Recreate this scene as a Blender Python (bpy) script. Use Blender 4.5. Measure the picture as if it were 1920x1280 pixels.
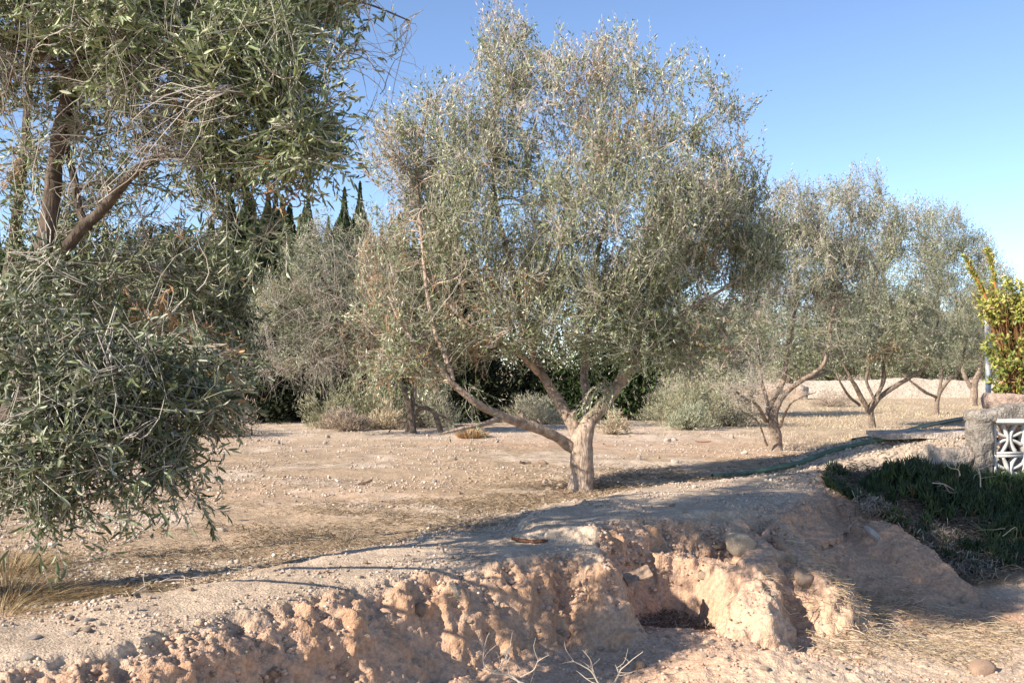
import bpy, math
import numpy as np
from mathutils import Vector

# ------------------------------------------------------------------ camera, sky, sun, exposure
for o in list(bpy.data.objects):
    bpy.data.objects.remove(o)
SC = bpy.context.scene
COL = SC.collection
CAM_H = 1.3
FPX = 1866.7          # focal length in pixels of the 1920 px wide photograph
PITCH = math.atan(50.0 / FPX)
cam_data = bpy.data.cameras.new('camera')
cam_data.sensor_width = 36.0
cam_data.lens = 35.0
cam_data.clip_start = 0.05
cam_data.clip_end = 4000
cam = bpy.data.objects.new('camera', cam_data)
cam.location = (0, 0, CAM_H)
cam.rotation_euler = (math.pi / 2 + PITCH, 0, 0)
COL.objects.link(cam)
SC.camera = cam

SUN_ELEV = math.radians(30)
SUN_AZ = math.atan2(-0.86, -0.51)      # compass-like angle of the direction TO the sun, from +Y towards +X
sun_dir = Vector((math.sin(SUN_AZ) * math.cos(SUN_ELEV), math.cos(SUN_AZ) * math.cos(SUN_ELEV), math.sin(SUN_ELEV)))
world = bpy.data.worlds.new('World')
SC.world = world
world.use_nodes = True
wn = world.node_tree
bg = wn.nodes['Background']
sky = wn.nodes.new('ShaderNodeTexSky')
sky.sky_type = 'NISHITA'
sky.sun_disc = False
sky.sun_elevation = SUN_ELEV
sky.sun_rotation = SUN_AZ
sky.altitude = 2600
sky.air_density = 1.0
sky.dust_density = 0.3
sky.ozone_density = 2.2
tintn = wn.nodes.new('ShaderNodeMix')
tintn.data_type = 'RGBA'
tintn.blend_type = 'MULTIPLY'
tintn.inputs['Factor'].default_value = 1
tintn.inputs['B'].default_value = (1.0, 0.985, 1.0, 1)
wn.links.new(sky.outputs[0], tintn.inputs['A'])
wn.links.new(tintn.outputs['Result'], bg.inputs[0])
bg.inputs[1].default_value = 0.13
sun_data = bpy.data.lights.new('sun', 'SUN')
sun_data.energy = 4.9
sun_data.angle = math.radians(0.5)
sun_data.color = (1.0, 0.91, 0.79)
sun = bpy.data.objects.new('sun', sun_data)
sun.rotation_euler = sun_dir.to_track_quat('Z', 'Y').to_euler()
sun.location = (-8, -4, 8)
COL.objects.link(sun)
SC.view_settings.view_transform = 'Standard'
SC.view_settings.look = 'None'
SC.view_settings.exposure = 0.92
SC.view_settings.gamma = 1.0
SC.cycles.max_bounces = 6
SC.cycles.diffuse_bounces = 3
SC.cycles.transmission_bounces = 4
SC.cycles.transparent_max_bounces = 4
SC.cycles.sample_clamp_indirect = 4.0

# ------------------------------------------------------------------ helpers
def rng(seed):
    return np.random.default_rng(seed)

def at_d(px, py, d):
    """world point seen at photograph pixel (px, py), d metres ahead"""
    dx = (px - 960.0) / FPX
    dz = (640.0 - py) / FPX
    cy = math.cos(PITCH) - dz * math.sin(PITCH)
    cz = math.sin(PITCH) + dz * math.cos(PITCH)
    return np.array([dx / cy * d, d, CAM_H + cz / cy * d])

def at_z(px, py, z):
    dz = (640.0 - py) / FPX
    cy = math.cos(PITCH) - dz * math.sin(PITCH)
    cz = math.sin(PITCH) + dz * math.cos(PITCH)
    return at_d(px, py, (z - CAM_H) / cz * cy)

def norm(v):
    return v / np.maximum(np.linalg.norm(v, axis=-1, keepdims=True), 1e-9)

def sstep(a, b, x):
    t = np.clip((x - a) / (b - a), 0, 1)
    return t * t * (3 - 2 * t)

def _hash(ix, iy, iz, seed):
    h = (ix.astype(np.int64) * 374761393 + iy.astype(np.int64) * 668265263 + iz.astype(np.int64) * 2147483647 + seed * 1274126177) & 0xffffffff
    h = ((h ^ (h >> 13)) * 1274126177) & 0xffffffff
    h = ((h ^ (h >> 15)) * 2246822519) & 0xffffffff
    return h ^ (h >> 16)

def vnoise(p, seed=0):
    """smooth value noise, about -1..1, p is (..., 3)"""
    f = np.floor(p)
    t = p - f
    t = t * t * t * (t * (t * 6 - 15) + 10)
    i = f.astype(np.int64)
    out = 0
    for a in (0, 1):
        wx = t[..., 0] if a else 1 - t[..., 0]
        for b in (0, 1):
            wy = t[..., 1] if b else 1 - t[..., 1]
            for c in (0, 1):
                wz = t[..., 2] if c else 1 - t[..., 2]
                out = out + wx * wy * wz * (_hash(i[..., 0] + a, i[..., 1] + b, i[..., 2] + c, seed) / 4294967295.0)
    return out * 2 - 1

def fbm(p, oct=4, seed=0, gain=0.5):
    out = 0
    amp = 1.0
    for k in range(oct):
        out = out + amp * vnoise(p * (2.03 ** k) + 17.3 * k, seed + k)
        amp *= gain
    return out

def worley(p, seed=0):
    """distance to the nearest feature point of a jittered 3-D grid"""
    i = np.floor(p).astype(np.int64)
    best = np.full(p.shape[:-1], 9.0)
    for a in (-1, 0, 1):
        for b in (-1, 0, 1):
            for c in (-1, 0, 1):
                cx, cy, cz = i[..., 0] + a, i[..., 1] + b, i[..., 2] + c
                fx = cx + _hash(cx, cy, cz, seed) / 4294967295.0
                fy = cy + _hash(cx, cy, cz, seed + 1) / 4294967295.0
                fz = cz + _hash(cx, cy, cz, seed + 2) / 4294967295.0
                d = (p[..., 0] - fx) ** 2 + (p[..., 1] - fy) ** 2 + (p[..., 2] - fz) ** 2
                best = np.minimum(best, d)
    return np.sqrt(best)

def xyz(x, y, z=0.0):
    return np.stack([x, y, np.zeros_like(x) + z], -1)

def make_mesh(name, V, F, mat, colors=None, smooth=False, F2=None):
    """V (n,3); F (m,k) quads or triangles; F2 optional second face array of another size"""
    me = bpy.data.meshes.new(name)
    V = np.ascontiguousarray(V, dtype=np.float32)
    me.vertices.add(len(V))
    me.vertices.foreach_set('co', V.ravel())
    parts = [F] + ([F2] if F2 is not None and len(F2) else [])
    li = np.concatenate([f.ravel() for f in parts]).astype(np.int32)
    sizes = np.concatenate([np.full(len(f), f.shape[1]) for f in parts]).astype(np.int32)
    starts = np.concatenate([[0], np.cumsum(sizes)[:-1]]).astype(np.int32)
    me.loops.add(len(li))
    me.loops.foreach_set('vertex_index', li)
    me.polygons.add(len(sizes))
    me.polygons.foreach_set('loop_start', starts)
    if smooth:
        me.polygons.foreach_set('use_smooth', np.ones(len(sizes), dtype=bool))
    me.update(calc_edges=True)
    if colors is not None:
        ca = me.color_attributes.new('tint', 'FLOAT_COLOR', 'POINT')
        c = np.ones((len(V), 4), dtype=np.float32)
        c[:, :3] = colors
        ca.data.foreach_set('color', c.ravel())
    if mat is not None:
        me.materials.append(mat)
    return me

def link(name, me, parent=None, loc=None):
    o = bpy.data.objects.new(name, me)
    COL.objects.link(o)
    if parent is not None:
        o.parent = parent
    if loc is not None:
        o.location = loc
    return o

def thing(name, label, cat, loc, group=None, rotz=0):
    o = bpy.data.objects.new(name, None)
    o.empty_display_size = 0.2
    COL.objects.link(o)
    o.location = tuple(float(v) for v in loc)
    o.rotation_euler = (0, 0, rotz)
    tag(o, label, cat, group)
    return o

def tag(o, label, cat, group=None):
    o['label'] = label
    o['category'] = cat
    if group:
        o['group'] = group
    return o

def kind(o, k, label=None):
    o['kind'] = k
    if label:
        o['label'] = label
    return o

def tubes(P, R, n=4):
    """P (m,k,3) polylines, R (m,k) radii -> verts, quads"""
    m, k, _ = P.shape
    T = np.empty_like(P)
    T[:, 1:-1] = P[:, 2:] - P[:, :-2]
    T[:, 0] = P[:, 1] - P[:, 0]
    T[:, -1] = P[:, -1] - P[:, -2]
    T = norm(T)
    mean = norm(P[:, -1] - P[:, 0] + 1e-6)
    ref = np.where(np.abs(mean[:, 2:3]) < 0.75, np.array([[0, 0, 1.0]]), np.array([[1.0, 0.2, 0]]))[:, None, :]
    U = norm(np.cross(T, np.broadcast_to(ref, T.shape)))
    W = np.cross(T, U)
    a = np.arange(n) / n * 2 * math.pi
    ring = P[:, :, None, :] + R[:, :, None, None] * (np.cos(a)[None, None, :, None] * U[:, :, None, :] + np.sin(a)[None, None, :, None] * W[:, :, None, :])
    V = ring.reshape(-1, 3)
    idx = np.arange(m * k * n).reshape(m, k, n)
    A = idx[:, :-1, :]
    B = np.roll(idx, -1, axis=2)[:, :-1, :]
    Cc = np.roll(idx, -1, axis=2)[:, 1:, :]
    D = idx[:, 1:, :]
    F = np.stack([A, B, Cc, D], -1).reshape(-1, 4)
    return V, F

def smooth_path(pts, n):
    """Catmull-Rom resample of (k,3or4) points"""
    pts = np.asarray(pts, float)
    q = np.vstack([2 * pts[0] - pts[1], pts, 2 * pts[-1] - pts[-2]])
    seg = len(pts) - 1
    t = np.linspace(0, seg, n)
    i = np.minimum(t.astype(int), seg - 1)
    u = (t - i)[:, None]
    p0, p1, p2, p3 = q[i], q[i + 1], q[i + 2], q[i + 3]
    return 0.5 * (2 * p1 + (p2 - p0) * u + (2 * p0 - 5 * p1 + 4 * p2 - p3) * u ** 2 + (3 * p1 - p0 - 3 * p2 + p3) * u ** 3)

class Acc:
    """collects vertices, faces and colours of one mesh"""
    def __init__(self):
        self.V, self.F, self.C, self.n = [], [], [], 0
    def add(self, V, F, c):
        self.V.append(V)
        self.F.append(F + self.n)
        self.C.append(np.broadcast_to(np.asarray(c, float), V.shape) if np.ndim(c) == 1 else c)
        self.n += len(V)
    def mesh(self, name, mat, smooth=False):
        return make_mesh(name, np.concatenate(self.V), np.concatenate(self.F), mat, np.concatenate(self.C), smooth)

def sd_poly(x, y, poly):
    """signed distance to a polygon, positive inside"""
    poly = np.asarray(poly, float)
    n = len(poly)
    d = np.full(x.shape, 1e9)
    inside = np.zeros(x.shape, bool)
    for i in range(n):
        ax, ay = poly[i]
        bx, by = poly[(i + 1) % n]
        ex, ey = bx - ax, by - ay
        t = np.clip(((x - ax) * ex + (y - ay) * ey) / (ex * ex + ey * ey + 1e-12), 0, 1)
        d = np.minimum(d, (x - ax - t * ex) ** 2 + (y - ay - t * ey) ** 2)
        c = ((ay > y) != (by > y)) & (x < (bx - ax) * (y - ay) / (by - ay + 1e-12) + ax)
        inside ^= c
    d = np.sqrt(d)
    return np.where(inside, d, -d)

def ridge(x, y, pts):
    """distance to a polyline and the interpolated z of its nearest point; pts (k,3)"""
    pts = np.asarray(pts, float)
    bd = np.full(x.shape, 1e9)
    bz = np.zeros(x.shape)
    for a, b in zip(pts[:-1], pts[1:]):
        ex, ey = b[0] - a[0], b[1] - a[1]
        t = np.clip(((x - a[0]) * ex + (y - a[1]) * ey) / (ex * ex + ey * ey + 1e-12), 0, 1)
        d = np.hypot(x - a[0] - t * ex, y - a[1] - t * ey)
        z = a[2] + t * (b[2] - a[2])
        m = d < bd
        bd = np.where(m, d, bd)
        bz = np.where(m, z, bz)
    return bd, bz

# ------------------------------------------------------------------ materials
def new_mat(name):
    m = bpy.data.materials.new(name)
    m.use_nodes = True
    nt = m.node_tree
    b = nt.nodes['Principled BSDF']
    return m, nt, b

def node(nt, t, **kw):
    n = nt.nodes.new(t)
    for k, v in kw.items():
        setattr(n, k, v)
    return n

def mat_tint(name, rough=0.85, noise_scale=None, noise_amt=0.25, bump=0.0, bump_scale=60, spec=0.3, translucent=0.0, stretch=1.0):
    """colour comes from the mesh's own 'tint' attribute, broken up by noise"""
    m, nt, b = new_mat(name)
    at = node(nt, 'ShaderNodeAttribute', attribute_name='tint')
    col = at.outputs['Color']
    tc = node(nt, 'ShaderNodeTexCoord')
    if noise_scale:
        nz = node(nt, 'ShaderNodeTexNoise')
        nz.inputs['Scale'].default_value = noise_scale
        nz.inputs['Detail'].default_value = 6
        nt.links.new(tc.outputs['Object'], nz.inputs['Vector'])
        mr = node(nt, 'ShaderNodeMapRange')
        mr.inputs['From Min'].default_value = 0.3
        mr.inputs['From Max'].default_value = 0.7
        mr.inputs['To Min'].default_value = 1 - noise_amt
        mr.inputs['To Max'].default_value = 1 + noise_amt
        nt.links.new(nz.outputs['Fac'], mr.inputs['Value'])
        mx = node(nt, 'ShaderNodeMix', data_type='RGBA', blend_type='MULTIPLY')
        mx.inputs['Factor'].default_value = 1
        nt.links.new(col, mx.inputs['A'])
        nt.links.new(mr.outputs['Result'], mx.inputs['B'])
        col = mx.outputs['Result']
    nt.links.new(col, b.inputs['Base Color'])
    b.inputs['Roughness'].default_value = rough
    b.inputs['Specular IOR Level'].default_value = spec
    if bump:
        nb = node(nt, 'ShaderNodeTexNoise')
        nb.inputs['Scale'].default_value = bump_scale
        nb.inputs['Detail'].default_value = 6
        mp = node(nt, 'ShaderNodeMapping')
        mp.inputs['Scale'].default_value = (1, 1, stretch)
        nt.links.new(tc.outputs['Object'], mp.inputs['Vector'])
        nt.links.new(mp.outputs['Vector'], nb.inputs['Vector'])
        bp = node(nt, 'ShaderNodeBump')
        bp.inputs['Strength'].default_value = 1.0
        bp.inputs['Distance'].default_value = bump
        nt.links.new(nb.outputs['Fac'], bp.inputs['Height'])
        nt.links.new(bp.outputs['Normal'], b.inputs['Normal'])
    if translucent:
        tr = node(nt, 'ShaderNodeBsdfTranslucent')
        nt.links.new(col, tr.inputs['Color'])
        ms = node(nt, 'ShaderNodeMixShader')
        ms.inputs[0].default_value = translucent
        out = nt.nodes['Material Output']
        nt.links.new(b.outputs[0], ms.inputs[1])
        nt.links.new(tr.outputs[0], ms.inputs[2])
        nt.links.new(ms.outputs[0], out.inputs[0])
    return m

M_LEAF = mat_tint('olive leaf', rough=0.45, spec=0.5, translucent=0.15)
M_DRY = mat_tint('dry leaf', rough=0.8, translucent=0.25)
M_TWIG = mat_tint('twig bark', rough=0.9, spec=0.2)
M_BARK = mat_tint('olive bark', rough=0.92, noise_scale=16, noise_amt=0.45, bump=0.03, bump_scale=34, spec=0.12, stretch=.22)
M_CYP = mat_tint('cypress foliage', rough=0.8, spec=0.15)
M_GROUND = mat_tint('dry earth', rough=0.95, noise_scale=38, noise_amt=0.24, bump=0.012, bump_scale=75, spec=0.1)
M_STONE = mat_tint('limestone', rough=0.9, noise_scale=22, noise_amt=0.35, bump=0.010, bump_scale=55, spec=0.15)
M_STRAW = mat_tint('straw', rough=0.85, translucent=0.15)
M_SUCC = mat_tint('succulent leaf', rough=0.55, spec=0.4)
M_CONC = mat_tint('rough render', rough=0.95, noise_scale=14, noise_amt=0.38, bump=0.035, bump_scale=40, spec=0.1)
M_WHITE = mat_tint('white painted concrete', rough=0.8, noise_scale=12, noise_amt=0.12, bump=0.003, bump_scale=70, spec=0.2)
M_HOSE = mat_tint('weathered plastic hose', rough=0.55, noise_scale=12, noise_amt=0.3, bump=0.002, bump_scale=60)
M_SHRUB = mat_tint('glossy leaf', rough=0.4, spec=0.5, translucent=0.25)

# ------------------------------------------------------------------ terrain shape
def zp(px, py, z):
    return at_z(px, py, z)[:2]

PLATEAU = [(-60, -8), (-14, 0.4), zp(-420, 1330, 0), zp(-150, 1300, 0), zp(20, 1265, 0), zp(250, 1222, 0), zp(480, 1152, 0),
           zp(640, 1118, 0), zp(800, 1082, 0), zp(950, 1060, 0), zp(1070, 1046, 0), zp(1135, 1056, 0), zp(1152, 1040, 0),
           zp(1130, 1018, 0), zp(1230, 1000, 0), zp(1400, 990, 0), zp(1470, 975, 0), zp(1530, 945, 0), zp(1545, 912, 0),
           (3.9, 10.1), (4.6, 10.0), (9, 9.8), (60, 9), (400, 400), (-400, 400), (-400, -8)]
BLOCK_B = [zp(965, 992, .1), zp(1000, 962, .1), zp(1150, 930, .1), zp(1340, 905, .1), zp(1520, 890, .1), (3.6, 10.8),
           (3.9, 9.9), zp(1530, 935, .1), zp(1470, 968, .1), zp(1400, 984, .1), zp(1230, 994, .1), zp(1150, 1006, .1), zp(1060, 998, .1)]
FIELD_EDGE = [zp(-700, 1330, 0), zp(-300, 1235, 0), zp(0, 1170, 0), zp(260, 1112, 0), zp(450, 1070, 0), zp(700, 1022, 0),
              zp(960, 985, 0), zp(1010, 955, 0), zp(1150, 925, 0), zp(1350, 900, 0), zp(1560, 880, 0)]
def line3(*pts):
    return [list(zp(px, py, z)) + [z] for px, py, z in pts]
SPUR1 = line3((1415, 1008, -.02), (1425, 1062, -.12), (1420, 1105, -.23), (1410, 1150, -.34), (1380, 1190, -.46))
BENCH = line3((1130, 1025, -.06), (1190, 1032, -.09), (1262, 1040, -.12), (1335, 1052, -.15), (1400, 1075, -.17))
SPUR2 = line3((1470, 985, .02), (1520, 1050, -.12), (1565, 1110, -.28), (1600, 1180, -.5))
SPUR3 = line3((1550, 908, .08), (1665, 988, -.08), (1765, 1052, -.31), (1820, 1100, -.54))
GULLY = line3((1445, 1010, -.1), (1490, 1080, -.3), (1530, 1150, -.5))

def height(x, y):
    x = np.asarray(x, float)
    y = np.asarray(y, float)
    p = xyz(x, y)
    near = (np.abs(x) < 9) & (y < 13)
    n1 = vnoise(p * 1.3, 3)
    n2 = vnoise(p * 3.4, 5)
    n3 = vnoise(p * 8.0, 7)
    # field
    z = 0.035 * vnoise(p * 0.35, 11) * sstep(3, 12, y) + 0.012 * n2 + 0.004 * n3 - 0.03
    # furrow traces running across the field
    z = z + 0.012 * np.sin(y * 3.6 + 0.5 * n1 + x * 0.3) * sstep(8, 10, y) * (1 - sstep(20, 26, y))
    # distance to the bank lip
    sd = sd_poly(x, y, PLATEAU)
    sd = sd + (0.045 * n2 + 0.06 * n1 + 0.010 * n3) * sstep(6, 0.5, np.abs(sd))
    # berm along the lip
    fe, _ = ridge(x, y, [list(q) + [0] for q in FIELD_EDGE])
    band = np.where(sd > -0.4, 1.0, 0.0)
    dfield = sd_poly(x, y, [tuple(q) for q in FIELD_EDGE] + [(9, 8.0), (9, 2), (-9, 1)])
    berm = sstep(-0.22, 0.16, dfield + 0.04 * n3 + 0.03 * n2)
    z = z + 0.05 * berm * band
    # hollow behind the berm at the far left, where the straw collects
    z = z - 0.09 * np.exp(-((x + 2.35) / 0.75) ** 2 - ((y - 6.05 - 0.45 * (x + 2.35)) / 0.22) ** 2)
    # the higher block on the right
    sb = sd_poly(x, y, BLOCK_B) + 0.03 * n3 + 0.03 * n2
    z = z + 0.10 * sstep(-0.10, 0.14, sb)
    # raised terrace towards the concrete wall
    z = z + 0.44 * sstep(2.6, 5.0, x) * sstep(10.3, 11.3, y + 0.3 * n1) * (1 - sstep(12.7, 14.6, y)) 
    # fall of the bank
    low = -0.60 + 0.03 * n1 + 0.02 * n2 + 0.05 * sstep(6.5, 3.5, y) + 0.10 * sstep(2.5, 5.5, x)
    low = low + 0.09 * np.exp(-((x - 1.12) / 0.55) ** 2 - ((y - 6.65) / 0.42) ** 2)
    e = -sd * (1 + 0.9 * np.exp(-((x - 0.95) / 0.35) ** 2 - ((y - 6.9) / 0.4) ** 2))
    prof_a = 0.26 * sstep(-0.17, 0.16, e) + 0.62 * sstep(0.04, 0.38 + 0.05 * n1, e) + 0.12 * sstep(0.2, 1.3, e)
    prof_r = sstep(-0.25, 1.55, e)
    kr = sstep(1.9, 2.6, x) * sstep(6.0, 7.0, y)
    prof = prof_a * (1 - kr) + prof_r * kr
    z = z * (1 - prof) + low * prof
    # rain gully between the two spurs
    d, zr = ridge(x, y, GULLY)
    z = z - 0.20 * np.exp(-((d + 0.03 * n3) / 0.13) ** 2) * sstep(0.0, 0.25, prof)
    # spurs of slumped earth
    for pts, w, fl in ((SPUR1, 0.21, 0.07), (BENCH, 0.10, 0.07), (SPUR2, 0.40, 0.03), (SPUR3, 0.5, 0.05)):
        d, zr = ridge(x, y, pts)
        d = d + 0.05 * n2 + 0.03 * n3 - fl
        cand = zr - np.maximum(d, 0) ** 1.25 / w * 0.55
        k = 0.05
        hh = np.clip(0.5 + 0.5 * (cand - z) / k, 0, 1)
        z = z * (1 - hh) + cand * hh + k * hh * (1 - hh)
    # lit apron of fallen earth in front of the pit, lower right
    apron = np.exp(-((x - 1.55) / 0.75) ** 2 - ((y - 5.75) / 0.55) ** 2)
    z = z + 0.24 * apron * sstep(0.0, -0.25, sd)
    # hollow under the lip near the picture's lower middle
    return z

def bank_mask(x, y):
    sd = sd_poly(x, y, PLATEAU)
    return sstep(0.22, -0.02, sd) * sstep(-3.5, -0.9, sd), sd

def grow_axis(lo, hi, fine_lo, fine_hi, step, g):
    mid = np.arange(fine_lo, fine_hi + step / 2, step)
    up = [mid[-1]]
    s = step
    while up[-1] < hi:
        s *= g
        up.append(up[-1] + s)
    dn = [mid[0]]
    s = step
    while dn[-1] > lo:
        s *= g
        dn.append(dn[-1] - s)
    return np.concatenate([np.array(dn[1:])[::-1], mid, np.array(up[1:])])

xs = grow_axis(-900, 900, -3.0, 5.0, 0.012, 1.035)
ys_near = grow_axis(-40, 4.0, 4.0, 9.6, 0.012, 1.05)
ys_near = ys_near[ys_near <= 9.6]
ys = [ys_near[-1]]
s = 0.012
while ys[-1] < 1500:
    s = max(s * 1.02, 0)
    ys.append(ys[-1] + s)
ys = np.concatenate([ys_near, np.array(ys[1:])])
GX, GY = np.meshgrid(xs, ys)
GZ = height(GX, GY)
GZ = GZ * (1 - sstep(60, 200, np.hypot(GX, GY)))
P = np.stack([GX, GY, GZ], -1)
dzdx = np.gradient(GZ, xs, axis=1)
dzdy = np.gradient(GZ, ys, axis=0)
N = norm(np.stack([-dzdx, -dzdy, np.ones_like(GZ)], -1))
steep = sstep(0.25, 0.9, np.hypot(dzdx, dzdy))
bm, sdm = bank_mask(GX, GY)
nearm = ((GX > -3.6) & (GX < 5.6) & (GY > 3.4) & (GY < 12.5))
disp = np.zeros_like(GZ)
q = P[nearm]
st = steep[nearm]
bk = bm[nearm]
sdn = sdm[nearm]
qs = q * np.array([1, 1, 0.75])
w1 = 0.55 - worley(qs * 8.5, 21)
w2 = 0.55 - worley(q * 17.0, 25)
w3 = 0.55 - worley(q * 38.0, 29)
clod = sstep(-0.1, 0.45, fbm(q * 1.7, 3, 41))       # where the face crumbles into clods
smoothside = sstep(2.3, 2.9, q[:, 0]) * sstep(6.6, 7.4, q[:, 1])
rough = np.clip(st * 0.9 + bk * 0.75, 0, 1) * (1 - 0.35 * smoothside)
lipz = np.exp(-((sdn + .06) / .16) ** 2)
groove = fbm(np.stack([q[:, 0] * 9, q[:, 1] * 9, q[:, 2] * 1.5], -1), 3, 51)
dd = rough * (0.010 * w1 * (0.3 + clod) + 0.016 * w2 * (0.3 + clod) + 0.012 * w3 + 0.042 * groove * st + 0.02 * fbm(q * 14, 4, 71))
dd += rough * lipz * (0.016 * w2 + 0.016 * w3)
dd += (1 - rough) * (0.006 * w2 + 0.006 * w3)
disp[nearm] = dd
far = ~nearm
P = P + N * disp[..., None]
P[..., 2][far & (GY < 60)] += 0.0
# colours: dry earth with its own patches
pn = xyz(GX, GY)
c1 = fbm(pn * 0.9, 4, 61)
c2 = fbm(pn * 4.0, 3, 65)
c3 = fbm(pn * 0.22, 3, 69)
field = np.array([0.445, 0.32, 0.21])
pale = np.array([0.58, 0.465, 0.355])
red = np.array([0.52, 0.34, 0.230])
ochre = np.array([0.46, 0.255, 0.135])
strawc = np.array([0.48, 0.365, 0.24])
pathc = np.array([0.50, 0.385, 0.28])
def mixc(a, b, t):
    return a * (1 - t[..., None]) + b * t[..., None]
C = np.broadcast_to(field, P.shape).copy()
C = mixc(C, pale, sstep(-0.1, 0.9, c1 + 0.5 * c2) * 0.7)
C = mixc(C, np.array([0.50, 0.32, 0.21]), sstep(0.2, 1.0, c3 + 0.3 * c2) * 0.45 * sstep(9, 12, GY))
C = mixc(C, strawc, sstep(14, 20, GY) * sstep(3.5, 7, GX) * 0.75)
C = mixc(C, np.array([.36, .27, .19]), sstep(2.6, 3.6, GX) * sstep(9.9, 10.6, GY) * sstep(14.5, 13, GY) * sstep(-.6, .5, c2) * .8)
C = mixc(C, pale * 1.05, sstep(17, 20, GY) * (1 - sstep(27, 32, GY)) * sstep(7, 3, GX) * 0.6)
dfield = sd_poly(GX, GY, [tuple(qq) for qq in FIELD_EDGE] + [(9, 8.0), (9, 2), (-9, 1)])
C = mixc(C, pathc, sstep(-0.05, 0.12, dfield + 0.05 * c2))
fine = np.zeros_like(GZ)
nf = (np.hypot(GX, GY) < 30)
fine[nf] = fbm(pn[nf] * 11, 3, 81)
C = C * (1 + 0.13 * np.clip(c2, -1, 1) + 0.10 * fine)[..., None]
redm = np.clip(bm * sstep(0.16, -0.05, sdm + 0.06 * c2) , 0, 1)
C = mixc(C, red, redm * 0.92)
gv = np.zeros_like(GZ)
gv[nearm] = groove
C = mixc(C, ochre, np.clip(redm * steep * sstep(-0.4, 0.8, gv + 0.6 * c1), 0, 1) * 0.55)
lowm = sstep(-0.9, -1.6, sdm) * (GY < 12)
rslope = sstep(2.2, 2.7, GX) * sstep(4.3, 3.8, GX) * sstep(7.0, 7.5, GY)
lowm = lowm * (1 - rslope)
C = mixc(C, np.array([.47, .29, .185]), rslope * sstep(.1, -.2, sdm) * .85)
C = mixc(C, pale * np.array([1.0, .95, .88]), lowm * 0.75)
sandy = np.exp(-((GX - 1.62) / 0.28) ** 2 - ((GY - 6.6) / 0.5) ** 2)
C = mixc(C, np.array([0.60, 0.42, 0.29]), np.clip(sandy, 0, 1) * 0.8)
ny, nx = GX.shape
idx = np.arange(nx * ny).reshape(ny, nx)
F = np.stack([idx[:-1, :-1], idx[:-1, 1:], idx[1:, 1:], idx[1:, :-1]], -1).reshape(-1, 4)
me = make_mesh('ground', P.reshape(-1, 3), F, M_GROUND, C.reshape(-1, 3), smooth=True)
kind(link('ground', me), 'structure', 'dry reddish and sandy earth of the orchard with its eroded bank')
print('terrain', nx, ny, nx * ny)
GROUND_Z = P[..., 2]

def gz(x, y):
    """height of the built ground mesh"""
    x = np.atleast_1d(np.asarray(x, float))
    y = np.atleast_1d(np.asarray(y, float))
    i = np.clip(np.searchsorted(xs, x) - 1, 0, nx - 2)
    j = np.clip(np.searchsorted(ys, y) - 1, 0, ny - 2)
    u = np.clip((x - xs[i]) / (xs[i + 1] - xs[i]), 0, 1)
    v = np.clip((y - ys[j]) / (ys[j + 1] - ys[j]), 0, 1)
    return (GROUND_Z[j, i] * (1 - u) * (1 - v) + GROUND_Z[j, i + 1] * u * (1 - v) + GROUND_Z[j + 1, i] * (1 - u) * v + GROUND_Z[j + 1, i + 1] * u * v)

def on_ground(px, py):
    """first point where the pixel's ray meets the ground"""
    d = np.concatenate([np.arange(3.5, 14, 0.01), np.arange(14, 60, 0.05)])
    dz = (640.0 - py) / FPX
    cy = math.cos(PITCH) - dz * math.sin(PITCH)
    cz = math.sin(PITCH) + dz * math.cos(PITCH)
    X = (px - 960.0) / FPX / cy * d
    Z = CAM_H + cz / cy * d
    below = np.nonzero(Z <= gz(X, d))[0]
    k = below[0] if len(below) else len(d) - 1
    return np.array([X[k], d[k], gz(X[k], d[k])[0]])


# ------------------------------------------------------------------ olive trees
G_LEAF = np.array([[0.180, 0.215, 0.090], [0.095, 0.125, 0.050], [0.26, 0.295, 0.150], [0.39, 0.41, 0.26], [0.54, 0.54, 0.40]])
DRY_COL = np.array([[0.42, 0.25, 0.12], [0.50, 0.33, 0.18], [0.33, 0.19, 0.10]])
PINK_COL = np.array([[0.68, 0.56, 0.45], [0.62, 0.52, 0.42], [0.72, 0.62, 0.50]])
BARK_COL = np.array([0.27, 0.205, 0.155])

def leaf_mesh(pos, axis, nrm, ln, wd, col, fold=False):
    """one small lance-shaped blade at every position"""
    n = len(pos)
    side = norm(np.cross(axis, nrm))
    up = norm(np.cross(side, axis))
    ln = ln[:, None]
    wd = wd[:, None]
    if fold:
        V = np.stack([pos, pos + axis * ln * .28 + side * wd * .5 + up * wd * .12, pos + axis * ln * .72 + side * wd * .42 + up * wd * .10,
                      pos + axis * ln - up * ln * 0.08, pos + axis * ln * .72 - side * wd * .42 + up * wd * .10,
                      pos + axis * ln * .28 - side * wd * .5 + up * wd * .12], 1).reshape(-1, 3)
        base = np.arange(n)[:, None] * 6
        F = np.concatenate([base + np.array([[0, 1, 2, 3]]), base + np.array([[0, 3, 4, 5]])])
        return V, F, np.repeat(col, 6, 0)
    V = np.stack([pos, pos + axis * ln * .5 + side * wd * .5, pos + axis * ln, pos + axis * ln * .5 - side * wd * .5], 1).reshape(-1, 3)
    F = np.arange(n * 4).reshape(n, 4)
    return V, F, np.repeat(col, 4, 0)

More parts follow.
